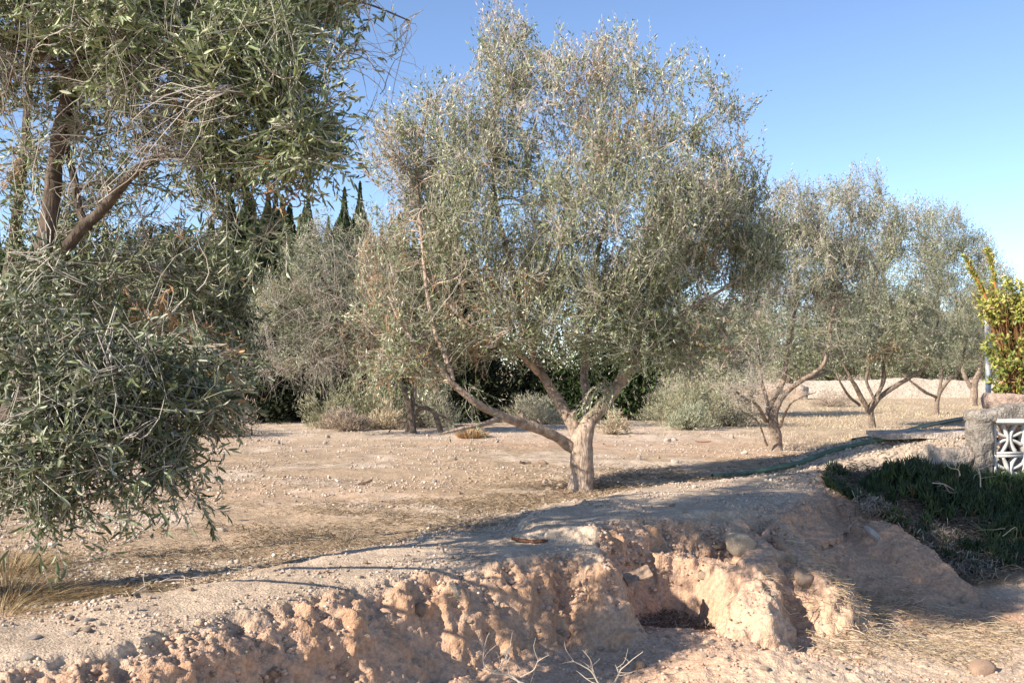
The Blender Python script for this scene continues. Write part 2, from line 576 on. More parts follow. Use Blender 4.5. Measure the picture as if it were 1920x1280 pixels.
def blob_points(r, blobs, n, gap_scale=1.6, gap=-0.25, seed=0, shell=0.55):
    """random points inside a union of ellipsoids, with gaps where a slow noise is low"""
    C = np.array([b[0] for b in blobs])
    R = np.array([b[1] for b in blobs])
    w = np.array([b[2] * np.prod(b[1]) ** 0.75 for b in blobs])
    w = w / w.sum()
    out = []
    got = 0
    while got < n:
        k = r.choice(len(blobs), n, p=w)
        u = norm(r.normal(size=(n, 3)))
        rad = r.random(n) ** (1 / 3.0 * (1 - 0.45 * shell))
        p = C[k] + u * rad[:, None] * R[k]
        keep = fbm(p * gap_scale, 2, 200 + seed) + r.normal(size=n) * 0.12 > gap
        p = p[keep]
        out.append(p)
        got += len(p)
    return np.concatenate(out)[:n]

def nearest(src, tgt, up_pen=1.2):
    """index of the skeleton node each target grows from; nodes above the target cost more"""
    res = np.empty(len(tgt), int)
    for a in range(0, len(tgt), 400):
        d = tgt[a:a + 400, None, :] - src[None]
        cost = np.sqrt((d ** 2).sum(-1)) + up_pen * np.maximum(-d[..., 2], 0)
        res[a:a + 400] = cost.argmin(1)
    return res

def bez(p0, p1, p2, p3, k):
    t = np.linspace(0, 1, k)[None, :, None]
    return (p0[:, None] * (1 - t) ** 3 + 3 * p1[:, None] * t * (1 - t) ** 2 + 3 * p2[:, None] * t ** 2 * (1 - t) + p3[:, None] * t ** 3)

def olive_tree(base, limbs, blobs, seed, label, n_sub=(30, 200), n_twig=2500, leaves=16, leaf_len=0.055, leaf_w=0.012,
               upright=0.75, dry=0.04, pink=0.0, dry_blobs=None, fold=False, bare=0.0, twig_len=0.42, r_scale=1.0,
               group='olive trees of the orchard', gap=-0.25, droop_below=1.6, leaf_shade=1.0, bark=1.0, stumps=(), dry_n=0, bare_blobs=None, n_bare=0, bare_len=.6, bare_droop=.3, twig_gap=2.3, limb_scale=1.0, top_bright=None):
    r = rng(seed)
    base = np.asarray(base, float)
    root = thing('olive_tree', label, 'olive tree', base, group)
    # --- trunk and main limbs
    acc = Acc()
    nodes, tang, rad = [], [], []
    for pts in limbs:
        pts = np.asarray(pts, float)
        k = max(14, int(len(pts) * 7))
        pts = pts.copy()
        pts[:, 3] *= limb_scale
        s = smooth_path(pts, k)
        wob = np.stack([vnoise(s[:, :3] * 6 + 9 * j, seed + j) for j in range(3)], -1) * s[:, 3:4] * 0.16
        wob[0] = 0
        s[:, :3] += wob
        rr = s[:, 3] * (1 + 0.10 * vnoise(s[:, :3] * 9, seed + 5) * (s[:, 3] < .1))
        V, F = tubes(s[None, :, :3], rr[None], 14)
        Vc = V.reshape(k, 14, 3)
        ax = s[:, None, :3]
        dv = Vc - ax
        ang = np.arange(14) / 14 * 2 * math.pi
        flute = 1 + 0.05 * np.cos(ang * 3 + 1.0)[None, :, None] * np.clip(s[:, 3] / 0.1, 0.2, 1)[:, None, None] + 0.07 * vnoise(Vc * np.array([16, 16, 5.0]), seed + 8)[..., None]
        V = (ax + dv * flute).reshape(-1, 3)
        V = V - base
        tone = 1 + 0.18 * fbm(V * np.array([7, 7, 2.5]), 3, seed + 2)
        acc.add(V, F, BARK_COL[None] * bark * tone[:, None])
        nodes.append(s[:, :3]); tang.append(norm(np.gradient(s[:, :3], axis=0))); rad.append(rr)
    for sp in stumps:
        a, b, ra = sp
        pth = smooth_path(np.array([a, (np.array(a) + b) / 2 + 0.005, b], float), 6)[None]
        V, F = tubes(pth, np.linspace(ra * 1.25, ra, 6)[None], 9)
        acc.add(V - base, F, BARK_COL * 0.85 * bark)
        cap = np.arange(len(V) - 9, len(V))
    nodes = np.concatenate(nodes); tang = np.concatenate(tang); rad = np.concatenate(rad)
    low_cut = base[2] + 0.22 * (nodes[:, 2].max() - base[2])
    ok = nodes[:, 2] > low_cut
    sn, stg, srd = nodes[ok], tang[ok], rad[ok]
    upv = np.array([0, 0, 1.0])
    # --- secondary branches in waves
    for wave, n in enumerate(n_sub):
        tgt = blob_points(r, blobs, n, seed=seed, gap=gap)
        order = nearest(sn, tgt, 1.5)
        p0, t0 = sn[order], stg[order]
        L = np.linalg.norm(tgt - p0, axis=1)[:, None]
        toward = norm(tgt - p0)
        out = norm(0.55 * t0 + 0.8 * toward + r.normal(size=p0.shape) * 0.18)
        high = sstep(droop_below - 0.4, droop_below + 1.0, tgt[:, 2:3] - base[2])
        endd = norm(toward * 0.6 + upv * upright * (high * 2 - 0.75) + r.normal(size=p0.shape) * 0.2)
        k = 9
        B = bez(p0, p0 + out * L * .35, tgt - endd * L * .3, tgt, k)
        wig = np.stack([vnoise(B * 4.0 + 31 * j, seed + 60 + j) for j in range(3)], -1) * 0.05 * np.linspace(0, 1, k)[None, :, None]
        B = B + wig
        r0 = np.minimum(srd[order] * 0.62, (0.024, 0.010, 0.006)[wave] * r_scale * (0.6 + 0.6 * L[:, 0]))
        r0 = np.maximum(r0, 0.0032 * r_scale)
        RR = r0[:, None] * np.linspace(1, 0.35, k)[None]
        V, F = tubes(B, RR, 5)
        tone = 1 + 0.22 * r.random(n)
        acc.add(V - base, F, np.repeat(BARK_COL[None] * bark * tone[:, None], k * 5, 0) * 1.35)
        T = norm(np.gradient(B, axis=1))
        sn = np.concatenate([sn, B[:, 2:].reshape(-1, 3)])
        stg = np.concatenate([stg, T[:, 2:].reshape(-1, 3)])
        srd = np.concatenate([srd, RR[:, 2:].reshape(-1)])
    link('trunk', acc.mesh('olive_trunk', M_BARK, smooth=True), root)
    # --- twigs
    tgt = blob_points(r, blobs, n_twig, seed=seed, gap=gap + .13, gap_scale=twig_gap)
    order = nearest(sn, tgt, 1.0)
    p0 = sn[order]
    v = tgt - p0
    L = np.linalg.norm(v, axis=1)
    high = sstep(droop_below - 0.4, droop_below + 1.1, tgt[:, 2:3] - base[2])
    dirn = norm(norm(v) * 0.8 + upv * upright * (high * 1.9 - 0.8) + r.normal(size=p0.shape) * 0.38)
    Lt = twig_len * (0.6 + 0.8 * r.random(n_twig))
    start = tgt - dirn * (Lt * 0.55)[:, None]
    end = tgt + dirn * (Lt * 0.45)[:, None] - upv * (0.06 * (1 - high)) * 1.0
    # a thin connection back to the branch
    k = 7
    T1 = bez(p0, p0 + (start - p0) * .6 + r.normal(size=p0.shape) * 0.03, start, start + (end - start) * 0.25, 5)
    T2 = bez(start + (end - start) * 0.25, start + (end - start) * 0.5 + r.normal(size=p0.shape) * 0.02, start + (end - start) * 0.8, end, 5)
    B = np.concatenate([T1, T2[:, 1:]], 1)
    kk = B.shape[1]
    far = np.linalg.norm(start - p0, axis=1) > 1.5
    r0 = 0.0021 * r_scale * (0.8 + 0.7 * r.random(n_twig))
    RR = r0[:, None] * np.linspace(1.15, 0.45, kk)[None]
    V, F = tubes(B, RR, 3)
    tcol = np.array([0.46, 0.41, 0.34])[None] * (0.7 + 0.6 * r.random(n_twig))[:, None]
    ta = Acc()
    ta.add(V - base, F, np.repeat(tcol, kk * 3, 0))
    if n_bare:
        bt = blob_points(r, bare_blobs, n_bare, seed=seed + 5, gap=-.3)
        bo = nearest(sn, bt + r.normal(size=bt.shape) * bare_len * .5, .2)
        q0 = sn[bo]
        w_ = bt - q0
        far_ = np.linalg.norm(w_, axis=1, keepdims=True)
        q0 = np.where(far_ > bare_len * 1.6, bt - norm(w_) * bare_len, q0)
        w_ = bt - q0
        dv_ = norm(stg[bo] * .4 + r.normal(size=q0.shape) * .8 + upv * .3)
        e_ = bt + np.array([0, 0, -1.0]) * bare_droop * bare_len * r.random((n_bare, 1))
        Bb = bez(q0, q0 + dv_ * bare_len * .4, bt + r.normal(size=q0.shape) * .06, e_, 8)
        Bb = Bb + .035 * np.stack([vnoise(Bb * 6 + 3 * j, seed + j) for j in range(3)], -1)
        V, F = tubes(Bb, (0.0027 * r_scale * (.6 + .8 * r.random(n_bare)))[:, None] * np.linspace(1.2, .35, 8)[None], 3)
        ta.add(V - base, F, np.repeat(np.array([.42, .37, .31])[None] * (.6 + .7 * r.random(n_bare))[:, None], 24, 0))
    link('twigs', ta.mesh('olive_twigs', M_TWIG), root)
    # --- leaves in opposite pairs
    isbare = r.random(n_twig) < bare
    nl = leaves
    tt = np.linspace(0.22, 1.0, nl)[None, :] + r.normal(size=(n_twig, nl)) * 0.02
    tt = np.clip(tt, 0.1, 1.0)
    f = tt * (kk - 1)
    i0 = np.minimum(f.astype(int), kk - 2)
    u = (f - i0)[..., None]
    ar = np.arange(n_twig)[:, None]
    pos = B[ar, i0] * (1 - u) + B[ar, i0 + 1] * u
    tng = norm(B[ar, i0 + 1] - B[ar, i0])
    rnd = r.normal(size=pos.shape)
    perp = norm(rnd - (rnd * tng).sum(-1, keepdims=True) * tng)
    axis = norm(tng * 0.75 + perp * 0.62 + r.normal(size=pos.shape) * 0.12)
    nr = norm(np.cross(axis, tng) + 1e-4)
    nr = norm(np.cross(nr, axis) + r.normal(size=pos.shape) * 0.45)
    ln = leaf_len * (0.45 + 0.95 * r.random(pos.shape[:2]))
    wd = leaf_w * (0.75 + 0.5 * r.random(pos.shape[:2]))
    ci = r.choice(5, pos.shape[:2], p=[.28, .25, .24, .16, .07])
    twt = (0.8 + 0.4 * r.random(n_twig))[:, None, None]
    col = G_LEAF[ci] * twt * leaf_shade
    if top_bright is not None:
        hh = sstep(top_bright - .5, top_bright + .4, tgt[:, 2])[:, None, None]
        col = col * (1 - hh) + col * np.array([1.42, 1.45, 1.30]) * hh  # height-graded leaf colour: young growth plus sunlit brightness painted into the top
    dn = fbm(tgt * 1.1, 2, seed + 77) + r.normal(size=n_twig) * 0.25
    drynow = dn > np.quantile(dn, 1 - dry) if dry > 0 else np.zeros(n_twig, bool)
    if dry_blobs:
        for c, rr_, pr in dry_blobs:
            inside = (((tgt - c) / rr_) ** 2).sum(1) < 1
            drynow |= inside & (r.random(n_twig) < pr)
    topn = (tgt[:, 2] - np.quantile(tgt[:, 2], 0.6)) / (np.ptp(tgt[:, 2]) + 1e-6)
    edge = fbm(tgt * 0.9, 2, seed + 99)
    pinknow = (r.random(n_twig) < pink * np.clip(0.35 + 3.0 * topn + 0.9 * edge, 0.05, 3)) & ~drynow
    dcol = DRY_COL[r.integers(0, 3, pos.shape[:2])] * (0.8 + 0.4 * r.random(pos.shape[:2]))[..., None]
    pcol = PINK_COL[r.integers(0, 3, pos.shape[:2])] * (0.8 + 0.3 * r.random(pos.shape[:2]))[..., None]
    keep = ~isbare
    g = keep & ~drynow & ~pinknow
    def put(name, sel, colr, mat, lm=1.0, frac=1.0):
        if sel.sum() == 0:
            return
        m = np.broadcast_to(sel[:, None], pos.shape[:2]) & (r.random(pos.shape[:2]) < frac)
        V, F, c = leaf_mesh((pos[m] - base), axis[m], nr[m], ln[m] * lm, wd[m] * lm, colr[m], fold)
        link(name, make_mesh('olive_' + name, V, F, mat, c), root)
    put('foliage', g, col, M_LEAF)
    put('dry_leaves', keep & (drynow | pinknow), np.where(drynow[:, None, None], dcol, pcol), M_DRY, 0.95, 0.8)
    return root

def blob(px, py, d, rx, ry, w=1.0, depth=None):
    c = at_d(px, py, d)
    sx, sz = rx * d / FPX, ry * d / FPX
    return (c, np.array([sx, depth if depth else 0.5 * (sx + sz) * 1.15, sz]), w)

def limb(d0, *pts):
    """pts: (px, py, depth offset, radius in pixels)"""
    out = []
    for px, py, dd, rp in pts:
        p = at_d(px, py, d0 + dd)
        out.append([p[0], p[1], p[2], rp * (d0 + dd) / FPX])
    return out

# the central olive
D1 = 10.55
base1 = on_ground(1090, 921)
D1 = base1[1]
L1 = [
    limb(D1, (1091, 945, 0, 31.0), (1091, 918, 0, 27.0), (1090, 890, 0, 23.0), (1089, 858, 0, 23.0), (1093, 825, 0, 22.0), (1101, 795, 0, 16), (1118, 775, 0.05, 13.1),
         (1150, 735, 0.1, 12.7), (1185, 680, 0.15, 11.5), (1213, 635, 0.2, 10.7), (1228, 590, 0.25, 9.0), (1262, 530, 0.35, 6.6), (1320, 450, 0.4, 4.1), (1350, 390, 0.3, 2.5)),
    limb(D1, (1089, 848, 0, 12), (1066, 832, -0.05, 12), (1035, 815, -0.15, 11), (990, 797, -0.3, 10.5), (948, 783, -0.45, 9.5), (915, 768, -0.55, 8.5), (880, 745, -0.65, 7),
         (845, 715, -0.7, 6), (815, 680, -0.7, 4.5), (760, 620, -0.7, 3.2), (730, 560, -0.6, 2.2)),
    limb(D1, (1092, 835, 0, 15.0), (1075, 800, 0.1, 12.3), (1050, 755, 0.2, 10.7), (1025, 715, 0.3, 9.8), (1005, 680, 0.35, 8.6), (990, 620, 0.4, 7.4), (975, 570, 0.4, 6.6), (955, 480, 0.4, 4.9),
         (930, 380, 0.4, 4.1), (925, 250, 0.3, 2.9), (935, 130, 0.3, 1.6)),
    limb(D1, (1100, 800, 0.15, 9.8), (1100, 750, 0.5, 9.0), (1096, 700, 0.8, 8.2), (1100, 640, 1.0, 7.4), (1105, 590, 1.1, 6.6), (1120, 480, 1.1, 4.9), (1150, 350, 1.0, 3.3), (1165, 200, 0.9, 2.0)),
    limb(D1, (1010, 700, 0.3, 6.6), (975, 665, 0.0, 5.7), (930, 640, -0.2, 4.1), (870, 600, -0.3, 3.3), (800, 520, -0.3, 2.5)),
    limb(D1, (1000, 660, 0.35, 6.6), (1010, 600, 0.1, 6.6), (1030, 540, 0.0, 5.7), (1050, 470, -0.2, 4.1), (1060, 380, -0.4, 3.3), (1070, 280, -0.4, 2.0)),
    limb(D1, (1208, 645, 0.2, 6.6), (1240, 615, 0.0, 4.9), (1290, 580, -0.3, 4.1), (1350, 545, -0.4, 3.3), (1420, 500, -0.4, 2.5)),
    limb(D1, (850, 715, -0.7, 4.9), (835, 670, -0.6, 4.9), (815, 620, -0.5, 4.5), (800, 540, -0.4, 4.1), (790, 440, -0.2, 3.3), (780, 320, -0.1, 2.0)),
    limb(D1, (945, 782, -0.45, 6.0), (905, 795, -0.7, 5.0), (870, 802, -0.8, 3.5), (830, 812, -0.85, 2.0)),
    limb(D1, (975, 560, 0.4, 5.7), (900, 520, 0.6, 4.5), (860, 450, 0.7, 3.3), (840, 330, 0.6, 2.5)),
    limb(D1, (1228, 590, 0.25, 6.6), (1225, 500, 0.5, 4.9), (1230, 400, 0.5, 3.7), (1240, 280, 0.4, 2.5)),
]
B1 = [blob(948, 105, D1, 58, 86, 1.0, .5), blob(1165, 135, D1, 70, 85, 1.0, .55), blob(1050, 235, D1, 150, 150, 1), blob(1270, 220, D1, 115, 110, 1),
      blob(1375, 290, D1, 78, 100, 1), blob(835, 270, D1, 105, 120, .8), blob(905, 370, D1, 160, 160, 1), blob(1150, 400, D1, 240, 190, 1.15),
      blob(1330, 450, D1, 130, 150, 1.35), blob(765, 480, D1, 95, 120, 1.0), blob(735, 330, D1, 60, 125, .9), blob(900, 560, D1, 160, 120, .8), blob(1250, 560, D1, 170, 100, 1.3),
      blob(1080, 590, D1, 200, 90, .9), blob(1405, 430, D1, 65, 110, 1.2), blob(1430, 520, D1, 55, 55, .7), blob(1330, 640, D1, 80, 60, 1.0), blob(1210, 660, D1 - .3, 60, 50, .8),
      blob(870, 775, D1 - .75, 38, 34, .45, .22), blob(1130, 745, D1 - .2, 50, 22, .45, .2), blob(720, 640, D1 - .5, 80, 70, .5),
      blob(800, 650, D1 - .3, 90, 60, .9), blob(760, 690, D1 - .7, 90, 40, .8, .4), blob(720, 600, D1 - .5, 70, 70, .6), blob(865, 735, D1 - .6, 55, 28, .35, .3)]
DB1 = [(at_d(770, 620, D1 - .4), np.array([.9, 1.2, .75]), .33), (at_d(1340, 600, D1), np.array([.6, .9, .5]), .2), (at_d(930, 560, D1), np.array([.6, 1.2, .4]), .3),
       (at_d(910, 290, D1), np.array([.22, .6, .22]), .6), (at_d(1200, 380, D1), np.array([.35, .7, .2]), .3), (at_d(1330, 480, D1), np.array([.4, .9, .4]), .25),
       (at_d(700, 400, D1), np.array([.5, .9, 1.0]), .3)]
tree1 = olive_tree(base1, L1, B1, 11, 'large olive with a smooth pale trunk forking low, in the middle of the orchard', n_sub=(60, 340, 550), n_twig=11000, leaves=20,
                   leaf_len=0.050, leaf_w=0.0130, bark=1.3, limb_scale=.92, upright=0.95, dry=0.02, pink=0.26, dry_blobs=DB1, bare=0.08, twig_len=0.40, gap=-0.24, leaf_shade=1.15, twig_gap=1.9, droop_below=1.3, bare_blobs=[blob(1010, 420, D1, 260, 260, 1), blob(1270, 330, D1, 130, 120, .8), blob(850, 600, D1, 140, 110, 1.2), blob(760, 420, D1, 80, 130, .8), blob(700, 230, D1, 50, 60, .3)], n_bare=900, bare_len=.55, bare_droop=.1,
                   stumps=[(at_d(985, 790, D1 - .3), at_d(975, 772, D1 - .32), .028), (at_d(1015, 805, D1 - .2), at_d(1008, 785, D1 - .2), .022),
                           (at_d(1082, 800, D1), at_d(1072, 770, D1 - .05), .03)])

# the near olive at the left edge
D0 = 5.9
base0 = np.array([*at_d(-48, 1105, 5.9)[:2], 0.0])
base0[2] = gz(base0[0], base0[1])[0]
L0 = [
    limb(5.9, (-55, 1130, 0, 42), (-48, 1080, 0, 36), (-22, 950, 0, 32), (14, 800, 0, 29), (44, 670, 0, 27), (66, 560, 0, 26), (82, 470, 0, 25), (97, 380, 0, 23), (105, 300, 0, 21),
         (120, 210, -.1, 18), (150, 110, -.2, 14), (175, 20, -.2, 11), (185, -90, -.2, 7)),
    limb(5.9, (55, 590, 0, 18), (85, 530, -.05, 17), (140, 445, -.15, 16.5), (190, 395, -.25, 15.5), (240, 335, -.35, 14), (290, 295, -.45, 12), (325, 260, -.5, 10), (350, 190, -.6, 8), (390, 110, -.7, 6), (430, 30, -.8, 4)),
    limb(6.6, (-40, 900, 0, 22), (-15, 700, 0, 20), (12, 540, 0, 16), (28, 430, 0, 14), (44, 300, 0, 12), (55, 150, 0, 9), (60, -20, 0, 6)),
    limb(5.9, (168, 428, -.12, 10), (150, 395, -.05, 10), (138, 330, 0, 10), (125, 260, .1, 9), (150, 150, .2, 7), (200, 40, .3, 5)),
    limb(5.6, (290, 295, -.2, 9), (360, 290, -.3, 7), (430, 300, -.4, 5), (500, 330, -.5, 4), (560, 370, -.5, 3)),
    limb(5.6, (350, 200, -.3, 7), (430, 180, -.5, 6), (520, 190, -.6, 4.5), (590, 210, -.6, 3)),
    limb(5.7, (170, 60, 0, 9), (280, 10, -.2, 7), (420, -30, -.3, 6), (560, -20, -.3, 4.5), (680, 5, -.2, 3), (770, 40, -.1, 2)),
    limb(5.7, (25, 820, 0, 14), (70, 720, -.3, 12), (150, 680, -.6, 9), (240, 690, -.8, 7), (330, 740, -.9, 5), (410, 820, -.9, 3)),
    limb(5.7, (10, 930, 0, 12), (60, 850, -.5, 9), (120, 820, -.8, 7), (180, 850, -1.0, 5), (240, 900, -1.1, 3)),
    limb(5.9, (50, 660, 0, 12), (110, 600, .4, 9), (200, 570, .8, 7), (300, 560, 1.0, 5), (400, 600, 1.1, 3)),
]
B0 = [(np.array([-1.9, 5.8, 3.1]), np.array([.8, .7, .5]), .45), (np.array([-2.6, 5.6, 3.4]), np.array([.9, .8, .6]), .8),
      (np.array([-2.2, 6.1, 4.0]), np.array([1.3, 1.5, .75]), .9), (np.array([-1.75, 6.5, 4.0]), np.array([.8, .9, .55]), .8),
      blob(300, 50, 5.1, 200, 75, 1.0), blob(470, 110, 5.0, 120, 110, 1.2), blob(550, 200, 5.0, 85, 105, 1.5), blob(610, 20, 5.4, 100, 38, .4, .4), blob(720, 25, 5.5, 55, 24, .16, .3),
      blob(650, 100, 5.4, 35, 60, .22, .3), blob(590, 285, 5.1, 55, 60, 1.1, .35), blob(410, 320, 5.4, 60, 80, .8), blob(490, 340, 5.3, 70, 95, 1.5), blob(450, 400, 5.4, 75, 75, 1.8), blob(530, 400, 5.3, 45, 70, 1.2), blob(400, 250, 5.2, 60, 60, .8), blob(230, 150, 5.0, 70, 60, .45),
      blob(60, 130, 5.9, 100, 150, .32), blob(190, 440, 6.6, 160, 60, .5), blob(110, 330, 6.6, 120, 90, .35), blob(270, 250, 5.9, 130, 120, .15),
      blob(60, 620, 4.7, 110, 90, 1.2), blob(150, 520, 5.4, 150, 55, .8), blob(330, 500, 6.2, 110, 70, .6), blob(240, 600, 5.6, 180, 60, .8), blob(180, 700, 4.7, 150, 110, 1.4), blob(320, 770, 4.9, 110, 90, 1.2), blob(110, 830, 4.5, 130, 110, 1.4), blob(270, 880, 4.6, 90, 60, .9),
      blob(395, 800, 4.9, 60, 80, .9, .35), blob(360, 700, 5.2, 90, 70, 1.1), blob(70, 930, 4.4, 70, 45, .5, .3), blob(140, 960, 4.4, 50, 40, .35, .2), blob(340, 900, 4.7, 50, 30, .4, .2),
      blob(300, 560, 6.8, 150, 100, .75), blob(170, 500, 6.8, 100, 60, .4), blob(400, 640, 6.8, 80, 110, .8), blob(420, 500, 6.8, 60, 80, .5), blob(300, 680, 6.4, 150, 60, .9)]
DB0 = [(at_d(350, 215, 5.3), np.array([.15, .4, .12]), .7), (at_d(525, 345, 5.2), np.array([.10, .4, .10]), .7), (at_d(95, 125, 5.9), np.array([.15, .5, .12]), .4)]
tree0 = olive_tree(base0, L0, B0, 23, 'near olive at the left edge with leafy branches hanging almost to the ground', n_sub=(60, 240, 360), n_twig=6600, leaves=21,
                   leaf_len=0.057, leaf_w=0.0125, upright=0.35, dry=0.02, pink=0.01, dry_blobs=DB0, bare=0.20, fold=True, twig_len=0.42, gap=-0.32, droop_below=2.6, top_bright=2.2, leaf_shade=0.70, bark=0.42,  # bark colour darkened to stand for the crown's shade on these stems
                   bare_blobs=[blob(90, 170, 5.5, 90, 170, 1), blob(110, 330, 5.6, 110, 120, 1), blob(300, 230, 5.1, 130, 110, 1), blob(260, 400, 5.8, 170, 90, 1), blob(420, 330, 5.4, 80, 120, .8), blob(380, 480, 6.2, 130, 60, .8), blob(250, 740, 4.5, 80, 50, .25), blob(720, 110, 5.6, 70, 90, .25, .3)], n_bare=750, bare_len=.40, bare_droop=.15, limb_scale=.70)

# the row going away to the right
def row_olive(px, py, d, trunks, blobs, seed, label, **kw):
    b = np.array([*at_d(px, py, d)[:2], 0.0])
    b[2] = gz(b[0], b[1])[0]
    return olive_tree(b, trunks, blobs, seed, label, **kw)

d = 16.1
L2 = [limb(d, (1458, 852, 0, 24), (1456, 825, 0, 20), (1450, 795, 0, 19), (1455, 765, 0, 13), (1475, 735, 0, 10), (1500, 715, -.1, 9), (1525, 700, -.2, 8), (1545, 680, -.3, 7), (1555, 640, -.3, 7), (1560, 590, -.3, 6), (1580, 520, -.2, 4), (1600, 400, 0, 2)),
      limb(d, (1448, 800, .1, 13), (1440, 770, .1, 11), (1455, 740, .2, 10), (1470, 710, .3, 9), (1475, 660, .3, 8), (1488, 600, .3, 6), (1495, 540, .3, 5), (1490, 440, .3, 3), (1500, 370, .3, 2)),
      limb(d, (1436, 790, 0, 8), (1420, 760, -.2, 6), (1395, 745, -.3, 5), (1370, 725, -.4, 4), (1350, 700, -.4, 3)),
      limb(d, (1440, 760, .2, 7), (1425, 700, .4, 6), (1422, 640, .5, 5), (1425, 590, .5, 4.5), (1415, 520, .5, 3)),
      limb(d, (1505, 712, .1, 7), (1530, 705, .4, 7), (1560, 690, .8, 5), (1590, 650, 1.0, 4), (1620, 560, 1.1, 3)),
      limb(d, (1462, 800, -.1, 6), (1480, 760, -.4, 4), (1500, 745, -.6, 3), (1530, 735, -.6, 2)),
      limb(d, (1438, 835, -.1, 4), (1420, 790, -.4, 3), (1390, 770, -.6, 2.5), (1370, 755, -.6, 2))]
Bb2 = [blob(1490, 400, d, 75, 65, .8), blob(1560, 420, d, 75, 75, 1), blob(1618, 370, d, 42, 60, .7, .4), blob(1500, 500, d, 110, 80, .9), blob(1585, 520, d, 70, 80, 1), blob(1400, 580, d, 50, 70, .4),
       blob(1560, 620, d, 80, 60, .7), blob(1460, 620, d, 70, 60, .4), blob(1340, 690, d, 40, 40, .3), blob(1400, 720, d - .6, 50, 40, .25)]
row_olive(1456, 842, d, L2, Bb2, 31, 'slender many-stemmed olive with pale peeling bark, next along the row to the right', n_sub=(45, 200, 300), n_twig=4600, leaves=15, leaf_len=0.050, leaf_w=0.0135, limb_scale=.52,
          upright=0.9, dry=0.03, pink=0.22, bare=0.2, twig_len=0.42, gap=-0.25, bark=1.0, leaf_shade=1.05, bare_blobs=[blob(1410, 720, d - .4, 70, 60, 1.2), blob(1450, 560, d, 90, 90, 1), blob(1500, 380, d, 80, 60, .6)], n_bare=800, bare_len=.6, bare_droop=.05)
d = 22.3
L3 = [limb(d, (1636, 806, 0, 14), (1634, 785, 0, 11), (1633, 765, 0, 11), (1648, 745, 0, 9), (1672, 728, 0, 8), (1705, 708, 0, 7), (1740, 680, 0, 5), (1760, 600, 0, 3)),
      limb(d, (1628, 770, 0, 8), (1615, 745, -.1, 8), (1605, 725, -.2, 7), (1590, 700, -.3, 5), (1570, 650, -.3, 4), (1570, 560, -.2, 3)),
      limb(d, (1638, 755, .1, 7), (1656, 715, .3, 7), (1656, 680, .4, 6), (1660, 600, .4, 4), (1655, 480, .4, 2.5)),
      limb(d, (1612, 760, -.2, 5), (1590, 740, -.4, 4.5), (1575, 715, -.6, 3.5), (1565, 690, -.7, 3)),
      limb(d, (1640, 750, -.2, 5), (1625, 715, -.3, 5), (1628, 680, -.4, 4), (1620, 600, -.4, 3))]
Bb3 = [blob(1640, 440, d, 60, 75, .9), blob(1690, 520, d, 85, 90, 1), blob(1640, 600, d, 100, 70, 1.2), blob(1700, 640, d, 85, 50, 1.1), blob(1700, 430, d, 45, 60, .7), blob(1560, 600, d, 60, 70, .9), blob(1600, 650, d, 70, 35, .8)]
row_olive(1636, 800, d, L3, Bb3, 37, 'round-crowned olive standing third from the middle, short trunk opening into a bowl of limbs', n_sub=(40, 160, 200), n_twig=4800, leaves=16, leaf_len=0.058, leaf_w=0.016, limb_scale=.56, bark=.78,
          upright=0.8, dry=0.03, pink=0.10, bare=0.08, twig_len=0.5, gap=-0.35, droop_below=1.4)
d = 28.6
L4 = [limb(d, (1756, 780, 0, 10), (1757, 755, 0, 7.5), (1762, 735, 0, 7), (1780, 712, 0, 5), (1800, 690, 0, 4), (1820, 600, 0, 3)),
      limb(d, (1757, 745, 0, 5), (1735, 735, -.2, 5), (1712, 718, -.3, 4), (1690, 700, -.3, 3)),
      limb(d, (1760, 735, .1, 5), (1765, 700, .2, 5), (1762, 600, .3, 4), (1750, 460, .3, 2))]
Bb4 = [blob(1760, 440, d, 52, 60, 1), blob(1800, 500, d, 60, 70, 1), blob(1770, 580, d, 85, 70, 1.2), blob(1790, 650, d, 75, 42, 1.1), blob(1835, 470, d, 25, 45, .5)]
row_olive(1755, 776, d, L4, Bb4, 41, 'dark green olive fourth along the row in front of the whitewashed wall', n_sub=(40, 140, 150), n_twig=4400, leaves=15, leaf_len=0.058, leaf_w=0.016, limb_scale=.56, bark=.78,
          upright=0.8, dry=0.02, pink=0.04, bare=0.04, twig_len=0.55, gap=-0.4, droop_below=1.4)
d = 35.0
L5 = [limb(d, (1826, 763, 0, 8), (1826, 740, 0, 6.5), (1828, 715, 0, 6), (1840, 680, 0, 4), (1850, 560, 0, 2.5)),
      limb(d, (1826, 735, 0, 4), (1812, 712, 0, 4), (1800, 680, 0, 3))]
Bb5 = [blob(1858, 520, d, 38, 50, 1), blob(1845, 600, d, 60, 60, 1.1), blob(1840, 660, d, 60, 32, 1), blob(1885, 560, d, 30, 45, .8)]
row_olive(1825, 761, d, L5, Bb5, 43, 'small distant olive at the far end of the row, beside the yellow-green shrub', n_sub=(30, 100, 100), n_twig=2400, leaves=12, leaf_len=0.065, leaf_w=0.021,
          upright=0.8, dry=0.02, pink=0.12, bare=0.04, twig_len=0.6, gap=-0.4, droop_below=1.4)

